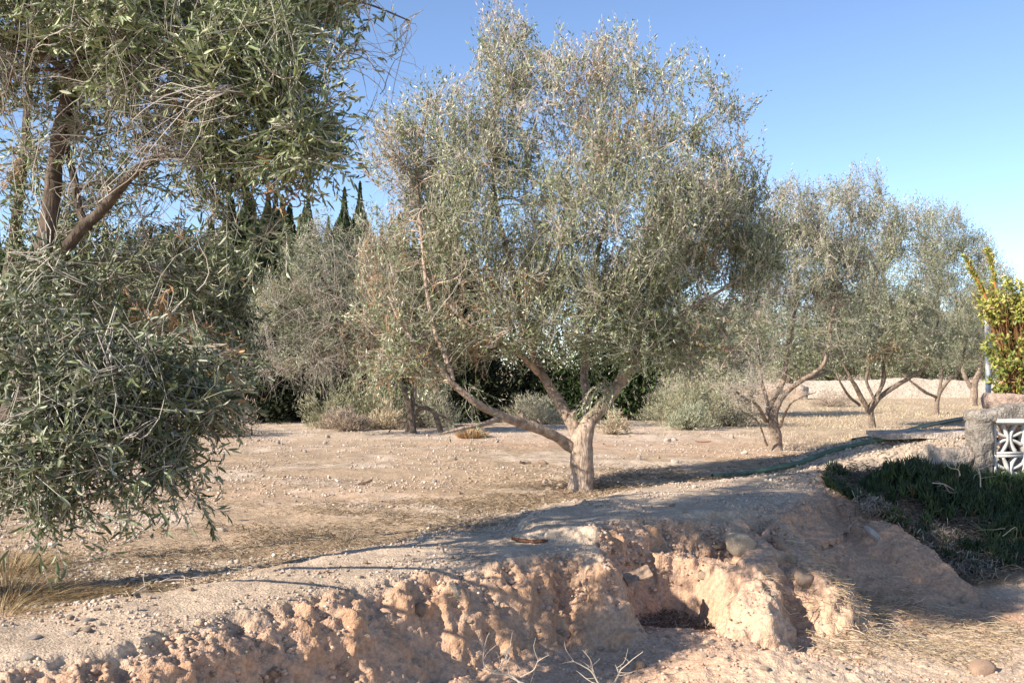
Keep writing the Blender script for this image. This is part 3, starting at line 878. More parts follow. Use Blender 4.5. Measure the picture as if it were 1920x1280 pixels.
# olives of the next rows
d = 20.0
L6 = [limb(d, (776, 820, 0, 14), (772, 790, 0, 11), (765, 750, 0, 10), (740, 700, 0, 8), (690, 640, -.2, 7), (640, 580, -.4, 5), (590, 500, -.5, 3)),
      limb(d, (772, 770, 0, 8), (775, 700, .1, 7), (760, 620, .2, 6), (720, 520, .2, 4), (690, 430, .2, 2.5)),
      limb(d, (740, 700, -.2, 6), (680, 690, -.8, 5), (610, 680, -1.2, 4), (540, 690, -1.4, 3), (490, 700, -1.5, 2)),
      limb(d, (740, 690, -.2, 6), (650, 630, -.8, 5), (560, 590, -1.0, 3.5), (500, 560, -1.0, 2))]
Bb6 = [blob(600, 470, d, 90, 70, 1.0), blob(560, 560, d - .5, 80, 80, 1.1), blob(690, 470, d, 80, 80, .7), blob(650, 590, d - .4, 110, 80, 1.1), blob(570, 660, d - 1, 90, 40, .6), blob(720, 640, d - .2, 80, 60, .7),
       blob(505, 600, d - .8, 40, 60, .6)]
DB6 = [(at_d(690, 660, d - .5), np.array([1.1, 1.6, .9]), .4), (at_d(600, 690, d - .5), np.array([1.0, 1.6, .3]), .3)]
row_olive(776, 806, d, L6, Bb6, 47, 'spreading olive with drooping rusty-leaved branches in front of the dark cypresses', n_sub=(50, 200, 300), n_twig=2700, leaves=17, leaf_len=0.062, leaf_w=0.016, bark=.5, limb_scale=.62,
          upright=0.55, dry=0.03, pink=0.06, dry_blobs=DB6, twig_gap=1.5, bare_blobs=[blob(590, 690, d - 1, 120, 45, 1.2), blob(520, 640, d - 1, 60, 70, .7), blob(660, 560, d - .5, 120, 120, .8)], n_bare=900, bare_len=.8, bare_droop=.6, bare=0.12, twig_len=0.55, gap=-0.12, droop_below=1.6)
d = 27.0
L7 = [limb(d, (1325, 790, 0, 9), (1325, 750, 0, 7), (1335, 710, 0, 6), (1345, 640, 0, 4), (1350, 580, 0, 2)), limb(d, (1325, 755, 0, 5), (1300, 710, 0, 5), (1280, 640, 0, 3))]
Bb7 = [blob(1340, 620, d, 80, 70, 1), blob(1270, 640, d, 60, 60, 1), blob(1400, 660, d, 50, 50, .9), blob(1330, 690, d, 90, 35, .8)]
row_olive(1325, 779, d, L7, Bb7, 53, 'low olive behind the grey bushes, right of the big central tree', n_sub=(40, 140, 150), n_twig=3200, leaves=12, leaf_len=0.06, leaf_w=0.017,
          upright=0.7, dry=0.05, pink=0.06, bare=0.05, twig_len=0.5, gap=-0.35, droop_below=1.2)
d = 49.0
far = []
for i, px in enumerate([1480, 1640]):
    Lx = [limb(d, (px, 748, 0, 7), (px + 3, 725, 0, 5), (px - 5, 690, 0, 4), (px + 8, 620, 0, 2)), limb(d, (px, 725, 0, 4), (px + 25, 690, 0, 3), (px + 30, 630, 0, 2))]
    far.append(row_olive(px, 739, d, Lx, [blob(px, 630, d, 85, 55, 1), blob(px + 20, 680, d, 95, 34, 1.4), blob(px - 30, 590, d, 50, 50, .7)], 60 + i,
               ['hazy olive beyond the field wall, seen between the stems of the slender many-stemmed tree', 'hazy olive beyond the whitewashed wall, behind the round-crowned third tree'][i],
               n_sub=(30, 80), n_twig=2300, leaves=13, leaf_len=0.10, leaf_w=0.04, upright=0.7, dry=0.02, pink=0.03, bare=0.0, twig_len=0.8, gap=-0.8, droop_below=1.2, group='olives beyond the field wall'))
for k, (px, dd) in enumerate([(1200, 52), (1290, 50), (1380, 53), (1560, 52), (1730, 51), (1800, 54), (1900, 50), (1990, 52)]):
    src = far[k % 2]
    q = at_d(px, 739, dd)
    c_ = src.copy()
    COL.objects.link(c_)
    c_.location = (q[0], dd, gz(q[0], dd)[0])
    c_.rotation_euler = (0, 0, 1.1 * k + .4)
    c_['label'] = 'distant hazy olive crown above the far wall, one of the grey-green row beyond the field'
    for ch in src.children:
        e_ = ch.copy()
        COL.objects.link(e_)
        e_.parent = c_

# ------------------------------------------------------------------ cypresses
def cypress_meshes(seed, h=6.0, rw=0.42, n=11000):
    r = rng(seed)
    t = r.random(n) ** 0.8
    prof = (np.clip(t / 0.12, 0.45, 1) * (0.72 * (1 - sstep(.58, .94, t)) + .28 * (1 - t) ** .8) + 0.012)
    ang = r.random(n) * 2 * math.pi
    lob = 1 + 0.25 * vnoise(np.stack([np.cos(ang) * 1.6, np.sin(ang) * 1.6, t * 9], -1), seed)
    rad = rw * prof * lob * (0.72 + 0.33 * r.random(n))
    pos = np.stack([np.cos(ang) * rad, np.sin(ang) * rad, t * h * 0.97 + 0.05], -1)
    out = np.stack([np.cos(ang), np.sin(ang), np.zeros(n)], -1)
    ax = norm((out * 0.35 + r.normal(size=(n, 3)) * 0.22) * (1.05 - t)[:, None] + np.array([0, 0, 1.0]))
    nr = norm(out + r.normal(size=(n, 3)) * 0.5)
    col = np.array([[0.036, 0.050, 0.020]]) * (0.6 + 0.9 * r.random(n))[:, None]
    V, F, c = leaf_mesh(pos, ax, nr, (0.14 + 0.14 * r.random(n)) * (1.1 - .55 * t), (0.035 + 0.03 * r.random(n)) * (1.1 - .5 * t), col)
    # opaque inner core, darker than the sprays around it
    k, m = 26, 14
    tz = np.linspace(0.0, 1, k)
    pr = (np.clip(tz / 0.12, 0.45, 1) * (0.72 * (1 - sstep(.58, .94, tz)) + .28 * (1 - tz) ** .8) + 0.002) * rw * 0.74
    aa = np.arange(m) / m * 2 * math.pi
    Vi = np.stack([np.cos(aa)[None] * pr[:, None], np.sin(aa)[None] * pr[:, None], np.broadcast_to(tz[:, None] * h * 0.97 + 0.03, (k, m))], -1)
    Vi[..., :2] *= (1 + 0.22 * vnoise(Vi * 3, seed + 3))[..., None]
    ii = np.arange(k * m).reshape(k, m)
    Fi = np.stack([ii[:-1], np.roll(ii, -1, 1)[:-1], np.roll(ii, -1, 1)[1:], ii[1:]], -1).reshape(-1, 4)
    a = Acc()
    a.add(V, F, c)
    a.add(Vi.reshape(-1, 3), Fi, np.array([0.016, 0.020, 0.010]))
    crown = a.mesh('cypress_crown', M_CYP)
    tr = smooth_path([[0, 0, -0.3, .09], [0.01, 0, 0.6, .07], [0, 0.01, h * .5, .04], [0, 0, h * .9, .01]], 12)
    V, F = tubes(tr[None, :, :3], tr[None, :, 3], 8)
    a = Acc()
    a.add(V, F, BARK_COL * .6)
    return crown, a.mesh('cypress_trunk', M_BARK, smooth=True)

CV = [cypress_meshes(300 + i) for i in range(4)]
cyp = [(-60, 400), (-15, 420), (28, 395), (70, 450), (112, 425), (150, 470), (190, 415), (228, 455), (262, 430), (300, 480), (335, 440), (372, 470), (405, 425), (440, 395), (475, 380), (508, 400),
       (575, 345), (607, 405), (640, 350), (676, 338), (712, 420), (745, 395), (778, 430), (810, 372), (845, 385), (880, 540),
       (425, 375), (455, 350), (492, 345), (528, 365), (548, 420), (590, 430), (625, 415), (658, 425), (692, 440), (728, 450), (765, 480), (798, 470), (828, 480), (390, 410), (350, 430), (315, 425), (275, 430), (235, 440), (195, 430), (155, 440), (115, 435), (410, 395), (440, 370), (475, 360), (510, 355), (540, 385), (560, 400)]
rc = rng(5)
for i, (px, py) in enumerate(cyp):
    dd = 25.0 + 1.6 * rc.random() + (0.9 if i % 2 else 0) + (1.6 if i > 25 else 0)
    b = at_d(px, 790, dd)
    z0 = gz(b[0], dd)[0]
    top = at_d(px, py, dd)[2]
    s = (top - z0) / 6.0
    wv = 0.85 + 0.35 * rc.random()
    cr, tr = CV[i % 4]
    lab = 'dark narrow cypress in the dense row behind the left olives'
    grp = 'dark cypresses in the tall row behind the olives'
    if px in (575, 640, 676):
        lab = {575: 'dark cypress whose tip stands alone against the sky right of the near olive', 640: 'dark cypress whose spire rises left of the tallest bare-stemmed one, above the drooping olive',
               676: 'tallest cypress spire, partly behind the left edge of the central olive'}[px]
    root = thing('cypress', lab, 'cypress', (b[0], dd, z0), grp, rotz=rc.random() * 6.28)
    wv *= (1.25 if i % 3 else 1.7) * (1.5 if i > 25 else 1)
    root.scale = (wv * 1.3, wv * 1.3, s)
    root.rotation_euler = (rc.normal() * .012, rc.normal() * .018, rc.random() * 6.28)
    link('crown', cr, root)
    link('trunk', tr, root)

# dark bushes filling the foot of the cypress row
def leafy_bush(name, label, cat, base, rx, ry, h, n, col, seed, mat, leaf=(0.07, 0.03), group=None, stems=18, stem_col=(0.2, .16, .12), gap=-.4, upr=0.4):
    r = rng(seed)
    base = np.asarray(base, float)
    root = thing(name, label, cat, base, group)
    u = norm(r.normal(size=(n, 3)) * np.array([1, 1, 1.0]))
    u[:, 2] = np.abs(u[:, 2])
    rad = r.random(n) ** 0.4
    p = u * rad[:, None] * np.array([rx, ry, h])
    p *= (1 + 0.42 * fbm((u + base) * 2.6, 3, seed))[:, None]
    p[:, 2] += 0.02
    keep = fbm((p + base) * 2.4, 2, seed + 4) > gap
    p = p[keep]
    m = len(p)
    ax = norm(u[keep] * 0.5 + np.array([0, 0, upr]) + r.normal(size=(m, 3)) * 0.6)
    nr = norm(r.normal(size=(m, 3)))
    c = np.asarray(col)[r.integers(0, len(col), m)] * (0.75 + 0.5 * r.random(m))[:, None]
    V, F, c = leaf_mesh(p, ax, nr, leaf[0] * (0.7 + 0.6 * r.random(m)), leaf[1] * (0.7 + 0.6 * r.random(m)), c)
    link('foliage', make_mesh(name + '_foliage', V, F, mat, c), root)
    tgt = p[r.integers(0, m, stems)] * 0.9
    st = np.stack([r.normal(size=stems) * rx * .12, r.normal(size=stems) * ry * .12, np.full(stems, -0.05)], -1)
    B = bez(st, st + (tgt - st) * [.2, .2, .5], st + (tgt - st) * [.7, .7, .8], tgt, 7)
    V, F = tubes(B, np.broadcast_to(np.linspace(0.012, 0.003, 7)[None] * (0.6 + h * 0.4), (stems, 7)), 4)
    a = Acc()
    a.add(V, F, np.array(stem_col))
    link('stems', a.mesh(name + '_stems', M_TWIG), root)
    return root

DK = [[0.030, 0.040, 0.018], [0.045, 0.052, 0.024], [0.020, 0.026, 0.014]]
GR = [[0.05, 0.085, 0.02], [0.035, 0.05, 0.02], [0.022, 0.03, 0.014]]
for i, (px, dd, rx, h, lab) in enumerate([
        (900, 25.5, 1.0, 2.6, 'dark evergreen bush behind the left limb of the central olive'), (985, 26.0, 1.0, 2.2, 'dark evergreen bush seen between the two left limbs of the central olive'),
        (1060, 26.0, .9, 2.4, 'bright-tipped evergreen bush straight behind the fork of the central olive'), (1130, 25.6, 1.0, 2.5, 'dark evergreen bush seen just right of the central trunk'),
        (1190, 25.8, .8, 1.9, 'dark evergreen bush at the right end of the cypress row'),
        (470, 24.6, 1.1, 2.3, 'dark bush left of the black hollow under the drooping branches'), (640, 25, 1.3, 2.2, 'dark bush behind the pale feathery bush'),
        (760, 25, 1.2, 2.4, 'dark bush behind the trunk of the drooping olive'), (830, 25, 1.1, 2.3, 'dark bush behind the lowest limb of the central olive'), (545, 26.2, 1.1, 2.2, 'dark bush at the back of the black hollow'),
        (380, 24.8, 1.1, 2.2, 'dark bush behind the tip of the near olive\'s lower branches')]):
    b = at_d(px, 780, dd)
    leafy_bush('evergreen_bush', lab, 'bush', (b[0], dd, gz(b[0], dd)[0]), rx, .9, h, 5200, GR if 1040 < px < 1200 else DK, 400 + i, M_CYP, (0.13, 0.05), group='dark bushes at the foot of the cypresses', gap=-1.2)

# ------------------------------------------------------------------ feathery dry bushes and tufts
def tuft(name, label, cat, base, rx, h, n, cols, seed, group=None, lean=0.5, w=0.006, part=None, mat=None, split=0):
    """many thin arching blades from one foot"""
    r = rng(seed)
    base = np.asarray(base, float)
    ang = r.random(n) * 2 * math.pi
    rr = np.sqrt(r.random(n)) * rx
    st = np.stack([np.cos(ang) * rr * .9, np.sin(ang) * rr * .9, np.zeros(n) - 0.01], -1)
    hh = h * (0.25 + 0.85 * r.random(n) ** 1.4) * (1 - 0.45 * (rr / rx) ** 2) * (1 + .4 * vnoise(st * 5 / max(rx, .2), seed))
    out = np.stack([np.cos(ang), np.sin(ang), np.zeros(n)], -1) * (rr * lean + r.random(n) * rx * 0.25)[:, None] + r.normal(size=(n, 3)) * rx * 0.10
    end = st + out
    end[:, 2] = hh
    mid = st + out * 0.4
    mid[:, 2] = hh * 0.62
    sd_ = norm(np.stack([-np.sin(ang + r.normal(size=n) * .8), np.cos(ang + r.normal(size=n) * .8), np.zeros(n)], -1)) * (w * (0.6 + 0.8 * r.random(n)))[:, None]
    V = np.stack([st - sd_, st + sd_, mid + sd_ * .7, mid - sd_ * .7, end], 1).reshape(-1, 3)
    b5 = np.arange(n)[:, None] * 5
    F = b5 + np.array([[0, 1, 2, 3]])
    F2 = b5 + np.array([[3, 2, 4]])
    c = np.asarray(cols)[r.integers(0, len(cols), n)] * (0.75 + 0.5 * r.random(n))[:, None]
    me = make_mesh(name, V, F, mat or M_STRAW, np.repeat(c, 5, 0), F2=F2)
    o = link(name, me, None, tuple(base))
    tag(o, label, cat, group)
    return o

PALEG = [[0.32, 0.31, 0.19], [0.25, 0.26, 0.16], [0.40, 0.35, 0.23], [0.20, 0.21, 0.12]]
GREYG = [[0.32, 0.31, 0.22], [0.24, 0.25, 0.17], [0.39, 0.35, 0.26], [0.33, 0.28, 0.20]]
STRAWC = [[0.48, 0.39, 0.26], [0.42, 0.33, 0.22], [0.54, 0.46, 0.33]]
PURP = [[0.34, 0.27, 0.21], [0.42, 0.34, 0.26], [0.28, 0.22, 0.17]]
bushes = [
    (620, 795, 22.5, .62, 1.15, 2400, PALEG, 'pale green feathery bush at the right rim of the black hollow'),
    (690, 795, 22.6, .75, 1.25, 3000, PALEG, 'widest pale green feathery bush in front of the cypresses'),
    (800, 790, 22.8, .7, 1.0, 2400, GREYG, 'grey-green feathery bush below the lowest limb of the central olive'),
    (650, 806, 21.3, .5, .40, 1500, PURP, 'low brownish dry tuft at the foot of the pale green bushes'),
    (725, 800, 21.8, .35, .55, 900, STRAWC, 'straw-coloured grass standing among the pale green bushes'),
    (1010, 782, 24.0, .75, .75, 1900, GREYG, 'small grey-green bush seen between the limbs and the trunk of the central olive'),
    (1255, 775, 25.0, .7, 1.1, 1900, GREYG, 'grey-green bush just right of the central tree'),
    (1300, 792, 22.5, .85, 1.2, 2800, PALEG, 'bushy grey-green shrub with a pale sage foot, between the central tree and its neighbour'),
    (1290, 803, 21.0, .42, .5, 1200, [[0.34, 0.34, 0.24], [0.28, 0.29, 0.19]], 'low sage-green clump in front of the grey-green shrub'),
    (1370, 790, 23.0, .9, 1.15, 2400, GREYG, 'grey twiggy bush left of the many-stemmed olive'),
    (1150, 815, 19.6, .28, .42, 700, STRAWC, 'brown grass tuft standing just right of the central trunk'),
    (885, 818, 19.0, .28, .22, 600, [[0.45, .28, .13], [.5, .34, .18]], 'small rusty tuft below the low limb of the central olive'),
    (1560, 760, 34.0, .7, .5, 700, PURP, 'brown tuft in front of the left end of the whitewashed wall'),
    (420, 815, 19.5, .6, .8, 1400, PURP, 'brown twiggy bush half hidden by the near olive'),
    (360, 812, 20.5, .8, 1.0, 1800, GREYG, 'grey bush behind the near olive\'s lower branches'),
]
for i, (px, py, dd, rx, h, n, cols, lab) in enumerate(bushes):
    b = at_d(px, py, dd)
    if h >= .38:
        leafy_bush('dry_bush', lab, 'bush', (b[0], dd, gz(b[0], dd)[0]), rx * 1.15, rx, h * .95, int(n * 3.2), np.array(cols) * 1.1, 500 + i, M_STRAW, leaf=(.10, .013), group='dry bushes and tufts at the back of the field', stems=60, gap=-.35, upr=.6)
        continue
    tuft('dry_bush' if h > .45 else 'grass_tuft', lab, 'bush' if h > .45 else 'grass tuft', (b[0], dd, gz(b[0], dd)[0]), rx, h, n, cols, 500 + i, w=0.009 if dd > 15 else .004,
         group='dry bushes and tufts at the back of the field')

# dead hollow stump arching beside the drooping olive
b = at_d(795, 812, 20.5)
b[2] = gz(b[0], b[1])[0]
root = thing('dead_stump', 'arched dead stump with bare roots below the drooping olive', 'stump', b)
a = Acc()
for k, pts in enumerate([[(-.35, 0, -.05, .06), (-.3, 0, .25, .05), (-.05, 0, .5, .045), (.2, 0, .42, .05), (.32, 0, .1, .06), (.36, 0, -.05, .07)],
                         [(-.05, 0, .5, .03), (-.25, -.1, .6, .02), (-.5, -.1, .5, .012)], [(.2, 0, .4, .03), (.45, -.1, .3, .02), (.7, -.15, .1, .012)],
                         [(-.3, 0, .25, .03), (-.55, .05, .2, .02), (-.75, .1, .0, .012)]]):
    s = smooth_path(pts, 16)
    V, F = tubes(s[None, :, :3], s[None, :, 3], 8)
    V = V + 0.012 * vnoise(V * 18, k)[:, None]
    a.add(V, F, np.array([0.22, .16, .11]))
link('stump_wood', a.mesh('stump_wood', M_BARK, smooth=True), root)

# ------------------------------------------------------------------ walls, slab and the shrub at the right
def box_mesh(name, x0, x1, y0, y1, z0, z1, mat, col, res=0.06, amp=0.012, seed=1, bev=0.03, zfun=None):
    """a box of rough render: subdivided, edge-softened and noise-displaced"""
    a = Acc()
    c = np.array([(x0 + x1) / 2, (y0 + y1) / 2, (z0 + z1) / 2])
    h = np.array([(x1 - x0) / 2, (y1 - y0) / 2, (z1 - z0) / 2])
    for ax in range(3):
        u, v = [i for i in range(3) if i != ax]
        nu, nv = max(2, int(2 * h[u] / res) + 1), max(2, int(2 * h[v] / res) + 1)
        U, W = np.meshgrid(np.linspace(-1, 1, nu), np.linspace(-1, 1, nv))
        for s in (-1, 1):
            Q = np.zeros(U.shape + (3,))
            Q[..., u] = U * h[u]
            Q[..., v] = W * h[v]
            Q[..., ax] = s * h[ax]
            inner = np.clip(Q, -(h - bev), h - bev)
            dlt = Q - inner
            Q = inner + norm(dlt) * bev
            nn = norm(dlt)
            W3 = Q + c
            Q = Q + nn * (amp * (fbm(W3 * 9, 3, seed)))[..., None]
            if zfun is not None:
                Q[..., 2] += zfun(Q[..., 0] + c[0]) * sstep(0, 1, (Q[..., 2] / h[2] + 1) / 2)
            I = np.arange(nu * nv).reshape(nv, nu)
            F = np.stack([I[:-1, :-1], I[:-1, 1:], I[1:, 1:], I[1:, :-1]], -1).reshape(-1, 4)
            if (s > 0) == (ax == 1):
                F = F[:, ::-1]
            P3 = Q + c
            tone = 1 + 0.16 * fbm(P3 * 3.0, 3, seed + 4)
            a.add(P3.reshape(-1, 3), F, (np.asarray(col)[None, None] * tone[..., None]).reshape(-1, 3))
    return a.mesh(name, mat, smooth=True)

# whitewashed wall far behind the row
DW = 44.0
xa, xb = at_d(1490, 740, DW)[0], at_d(2150, 740, DW)[0]
root = thing('field_wall', 'low whitewashed wall closing the field behind the row of olives', 'wall', (xa, DW, gz(xa, DW)[0]))
me = box_mesh('whitewashed_wall', 0, xb - xa, 0, .3, -.4, 0.80, M_CONC, (0.62, 0.53, 0.43), res=.25, amp=.05, seed=8, bev=.06, zfun=lambda x: 0.12 * np.exp(-((x - 5.0) / 1.2) ** 2))
link('wall_body', me, root)
xa2 = at_d(1330, 740, DW - 2)[0]
root = thing('rubble_wall', 'pinkish heap of rubble left of the whitewashed wall', 'wall', (xa2, DW - 2, 0))
link('rubble_body', box_mesh('rubble_body', 0, 4.2, 0, .9, -.3, 0.62, M_CONC, (0.52, 0.40, 0.30), res=.14, amp=.10, seed=9, bev=.25), root)

# rough concrete wall with the breeze blocks
YW = 10.45
wx0 = at_d(1831, 800, YW)[0]
wx1 = at_d(1866, 800, YW)[0]
wz = at_d(1860, 768, YW)[2]
CONC = (0.25, 0.22, 0.185)
root = thing('garden_wall', 'rough grey rendered wall holding the white pierced blocks', 'wall', (wx0, YW, 0.2))
o = link('pier', box_mesh('wall_pier', wx0, wx1, YW, YW + .30, -.4, wz - .05, M_CONC, CONC, res=.025, amp=.02, seed=12, bev=.05), root)
o.location = (-wx0, -YW, -.2)
xe = wx1 + 2.4
cap = link('coping', box_mesh('wall_coping', wx0 - .0, xe, YW - .02, YW + .32, wz - .13, wz - .005, M_CONC, np.array(CONC) * 1.12, res=.025, amp=.016, seed=13, bev=.045,
                              zfun=lambda x: 0.05 * sstep(0.1, .5, x - wx0)), root)
cap.location = (-wx0, -YW, -.2)
fo = link('footing', box_mesh('wall_footing', wx1 - .02, xe, YW + .03, YW + .19, -.5, -.13, M_CONC, CONC, res=.05, amp=.012, seed=14), root)
fo.location = (-wx0, -YW, -.2)

def breeze_block(name, size=0.335, depth=0.1, rib=0.027, frame=0.026):
    """square frame with curved ribs crossing at the middle, standing in the x-z plane, origin at its lower left corner"""
    a = Acc()
    colw = np.array([0.50, 0.48, 0.44])
    def bar(path, w):
        path = np.asarray(path, float)
        t = norm(np.gradient(path, axis=0))
        nrm2 = np.stack([-t[:, 1], t[:, 0]], -1) * w / 2
        L, R = path + nrm2, path - nrm2
        k = len(path)
        V = np.concatenate([np.stack([L[:, 0], np.full(k, 0.0), L[:, 1]], -1), np.stack([R[:, 0], np.full(k, 0.0), R[:, 1]], -1),
                            np.stack([R[:, 0], np.full(k, depth), R[:, 1]], -1), np.stack([L[:, 0], np.full(k, depth), L[:, 1]], -1)])
        I = np.arange(4 * k).reshape(4, k)
        F = [np.stack([I[j, :-1], I[j, 1:], I[(j + 1) % 4, 1:], I[(j + 1) % 4, :-1]], -1) for j in range(4)]
        F.append(np.array([[I[0, 0], I[1, 0], I[2, 0], I[3, 0]], [I[3, -1], I[2, -1], I[1, -1], I[0, -1]]]))
        return V, np.concatenate(F)
    s, f = size, frame
    for k, (pp) in enumerate([[(f / 2, 0), (f / 2, s)], [(s - f / 2, 0), (s - f / 2, s)], [(f, f / 2), (s - f, f / 2)], [(f, s - f / 2), (s - f, s - f / 2)]]):
        V, F = bar(np.array(pp), f)
        a.add(V, F, colw)
    c = s / 2
    tt = np.linspace(-1, 1, 15)
    q = s / 2 - f + 0.002
    # four arcs bulging to the centre: two roughly upright, two roughly level
    for k, sg in enumerate((-1, 1)):
        x = c + sg * (0.10 * q + 0.42 * q * np.abs(tt) ** 1.8) * 1.0
        V, F = bar(np.stack([x, c + tt * q], -1), rib)
        V[:, 1] = V[:, 1] * 0.9 + depth * 0.05 + k * 0.001
        a.add(V, F, colw)
        z = c + sg * (0.10 * q + 0.42 * q * np.abs(tt) ** 1.8)
        V, F = bar(np.stack([c + tt * q, z], -1), rib)
        V[:, 1] = V[:, 1] * 0.86 + depth * 0.07 + 0.003 + k * 0.001
        a.add(V, F, colw)
    return a.mesh(name, M_WHITE)

bb = breeze_block('breeze_block')
zt = wz - .135
for row in range(3):
    for colm in range(4):
        o = link('breeze_block', bb, root)
        o.location = (wx1 + 0.005 + colm * 0.339 - wx0, 0.04, zt - 0.335 * (row + 1) - row * .004 - .2)
o = link('coping_strip', box_mesh('coping_strip', wx1 + .003, xe, YW - .035, YW - .02 + .05, zt - .001, zt + .045, M_WHITE, (0.55, .53, .5), res=.1, amp=.003, bev=.008), root)
o.location = (-wx0, -YW, -.2)
# dark terracotta tiled backing seen through the openings belongs to a low wall behind
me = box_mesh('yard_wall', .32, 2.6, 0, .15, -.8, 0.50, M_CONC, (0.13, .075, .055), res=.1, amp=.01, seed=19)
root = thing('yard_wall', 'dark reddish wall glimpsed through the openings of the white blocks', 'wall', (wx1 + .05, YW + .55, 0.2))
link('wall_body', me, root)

# concrete slab on the terrace, with mortared rubble under it
sp = [at_d(1600, 824, 12.6), at_d(1822, 800, 11.4)]
zs = 0.5
root = thing('concrete_slab', 'flat grey concrete slab with a worn pinkish edge left of the garden wall', 'slab', (sp[0][0], 12.0, .45))
o = link('slab_body', box_mesh('slab_body', 0, 1.55, 0, .75, -.04, .03, M_CONC, (0.44, .37, .31), res=.05, amp=.01, seed=22, bev=.02), root)
root.location = (4.28, 11.55, gz(4.9, 11.8)[0] + .03)
root.rotation_euler = (0, -0.02, -0.10)
me = box_mesh('mortar_bank', 0, .62, 0, .35, -.45, .42, M_CONC, (0.40, .33, .27), res=.04, amp=.07, seed=25, bev=.14)
root = thing('mortar_bank', 'lumpy grey mortar bank between the succulents and the concrete slab', 'retaining wall', (4.33, 10.5, .05), rotz=-.05)
link('bank_body', me, root)

# stone planter behind the wall
px0 = at_d(1893, 745, 12.2)
root = thing('planter', 'wide weathered stone planter with a dark hollow, behind the garden wall', 'planter', (px0[0] + .1, 12.2, gz(px0[0], 12.2)[0]))
k = 28
zl = px0[2] - gz(px0[0], 12.2)[0]
prf = np.array([(0.0, -.05), (.30, -.05), (.30, zl - .30), (.33, zl - .22), (.40, zl - .12), (.42, zl - .02), (.38, zl + .05), (.36, zl + .055), (.33, zl + .03), (.30, zl - .03), (.0, zl - .04)])
aa = np.arange(k) / k * 2 * math.pi
V = np.stack([np.cos(aa)[None] * prf[:, :1], np.sin(aa)[None] * prf[:, :1], np.broadcast_to(prf[:, 1:], (len(prf), k))], -1)
I = np.arange(len(prf) * k).reshape(len(prf), k)
F = np.stack([I[:-1], np.roll(I, -1, 1)[:-1], np.roll(I, -1, 1)[1:], I[1:]], -1).reshape(-1, 4)
a = Acc()
a.add(V.reshape(-1, 3) * (1 + 0.03 * vnoise(V.reshape(-1, 3) * 7, 4))[:, None], F, np.array([.34, .25, .2]))
link('bowl', a.mesh('planter_bowl', M_CONC, smooth=True), root)
xr, yr, zr0 = root.location

# yellow-green glossy shrub
def glossy_shrub():
    r = rng(71)
    d = 12.1
    c0 = at_d(1915, 740, d)
    base = np.array([c0[0], d, c0[2]])
    root = thing('glossy_shrub', 'dense shrub with shiny yellow-green leaves and two upright shoots, above the garden wall', 'shrub', base)
    blobs = [blob(1890, 560, d, 60, 45, 1, .35), blob(1915, 620, d, 78, 70, 1.3, .45), blob(1925, 700, d, 75, 50, 1.1, .4), blob(1960, 590, d, 80, 90, 1.2, .5), blob(1980, 690, d, 80, 60, 1, .45), blob(1850, 545, d, 28, 20, .4, .15),
             blob(1905, 745, d, 35, 15, .4, .15)]
    tg = blob_points(r, blobs, 900, gap=-0.3, seed=71, shell=.9)
    st = base + r.normal(size=(900, 3)) * [.08, .08, .02]
    endd = norm((tg - base) * [1, 1, .3] + np.array([0, 0, .8]))
    B = bez(st, st + np.array([0, 0, .3]), tg - endd * .25, tg, 8)
    V, F = tubes(B, np.broadcast_to(np.linspace(.012, .002, 8)[None], (900, 8)), 4)
    a = Acc()
    a.add(V - base, F, np.array([.25, .13, .06]))
    # two long shoots
    sh = []
    for pts in [[(1850, 560), (1838, 535), (1822, 505), (1808, 478)], [(1868, 545), (1862, 510), (1857, 485), (1850, 466)]]:
        s = smooth_path([at_d(x, y, d) for x, y in pts], 24)
        sh.append(s)
        V, F = tubes(s[None], np.linspace(.014, .005, 24)[None], 7)
        a.add(V - base, F, np.array([.42, .16, .05]))
    link('stems', a.mesh('shrub_stems', M_TWIG), root)
    n = 10
    tt = np.linspace(.62, 1, n)
    pos = (B[:, None, -3] * (1 - tt)[None, :, None] + B[:, None, -1] * tt[None, :, None]) + r.normal(size=(900, n, 3)) * .012
    tn = norm(B[:, -1] - B[:, -3])[:, None]
    ax = norm(tn * .5 + norm(r.normal(size=pos.shape)) * .95)
    nr = norm(r.normal(size=pos.shape) + np.array([-.6, -.3, .6]))
    pos, ax, nr = pos.reshape(-1, 3), ax.reshape(-1, 3), nr.reshape(-1, 3)
    for s in sh:
        m = 170
        f = r.random(m) * (len(s) - 4) + 3
        q = s[f.astype(int)] + r.normal(size=(m, 3)) * .006
        t = norm(s[-1] - s[0])
        u = norm(r.normal(size=(m, 3)))
        pos = np.concatenate([pos, q]); ax = np.concatenate([ax, norm(t * .75 + u * .7)]); nr = np.concatenate([nr, norm(r.normal(size=(m, 3)))])
    m = len(pos)
    pal = np.array([[.42, .42, .08], [.27, .31, .06], [.52, .47, .16], [.16, .21, .05], [.50, .34, .15]])
    hz = np.clip((pos[:, 2] - (base[2] + .35)) / .8, 0, 1)
    ci = np.where(r.random(m) < .25 + .5 * hz, r.choice([0, 2, 4], m, p=[.5, .35, .15]), r.choice([1, 3], m))
    V, F, c = leaf_mesh(pos - base, ax, nr, .048 + .028 * r.random(m), .021 + .010 * r.random(m), pal[ci] * (.8 + .4 * r.random(m))[:, None], True)
    link('foliage', make_mesh('shrub_foliage', V, F, M_SHRUB, c), root)
glossy_shrub()

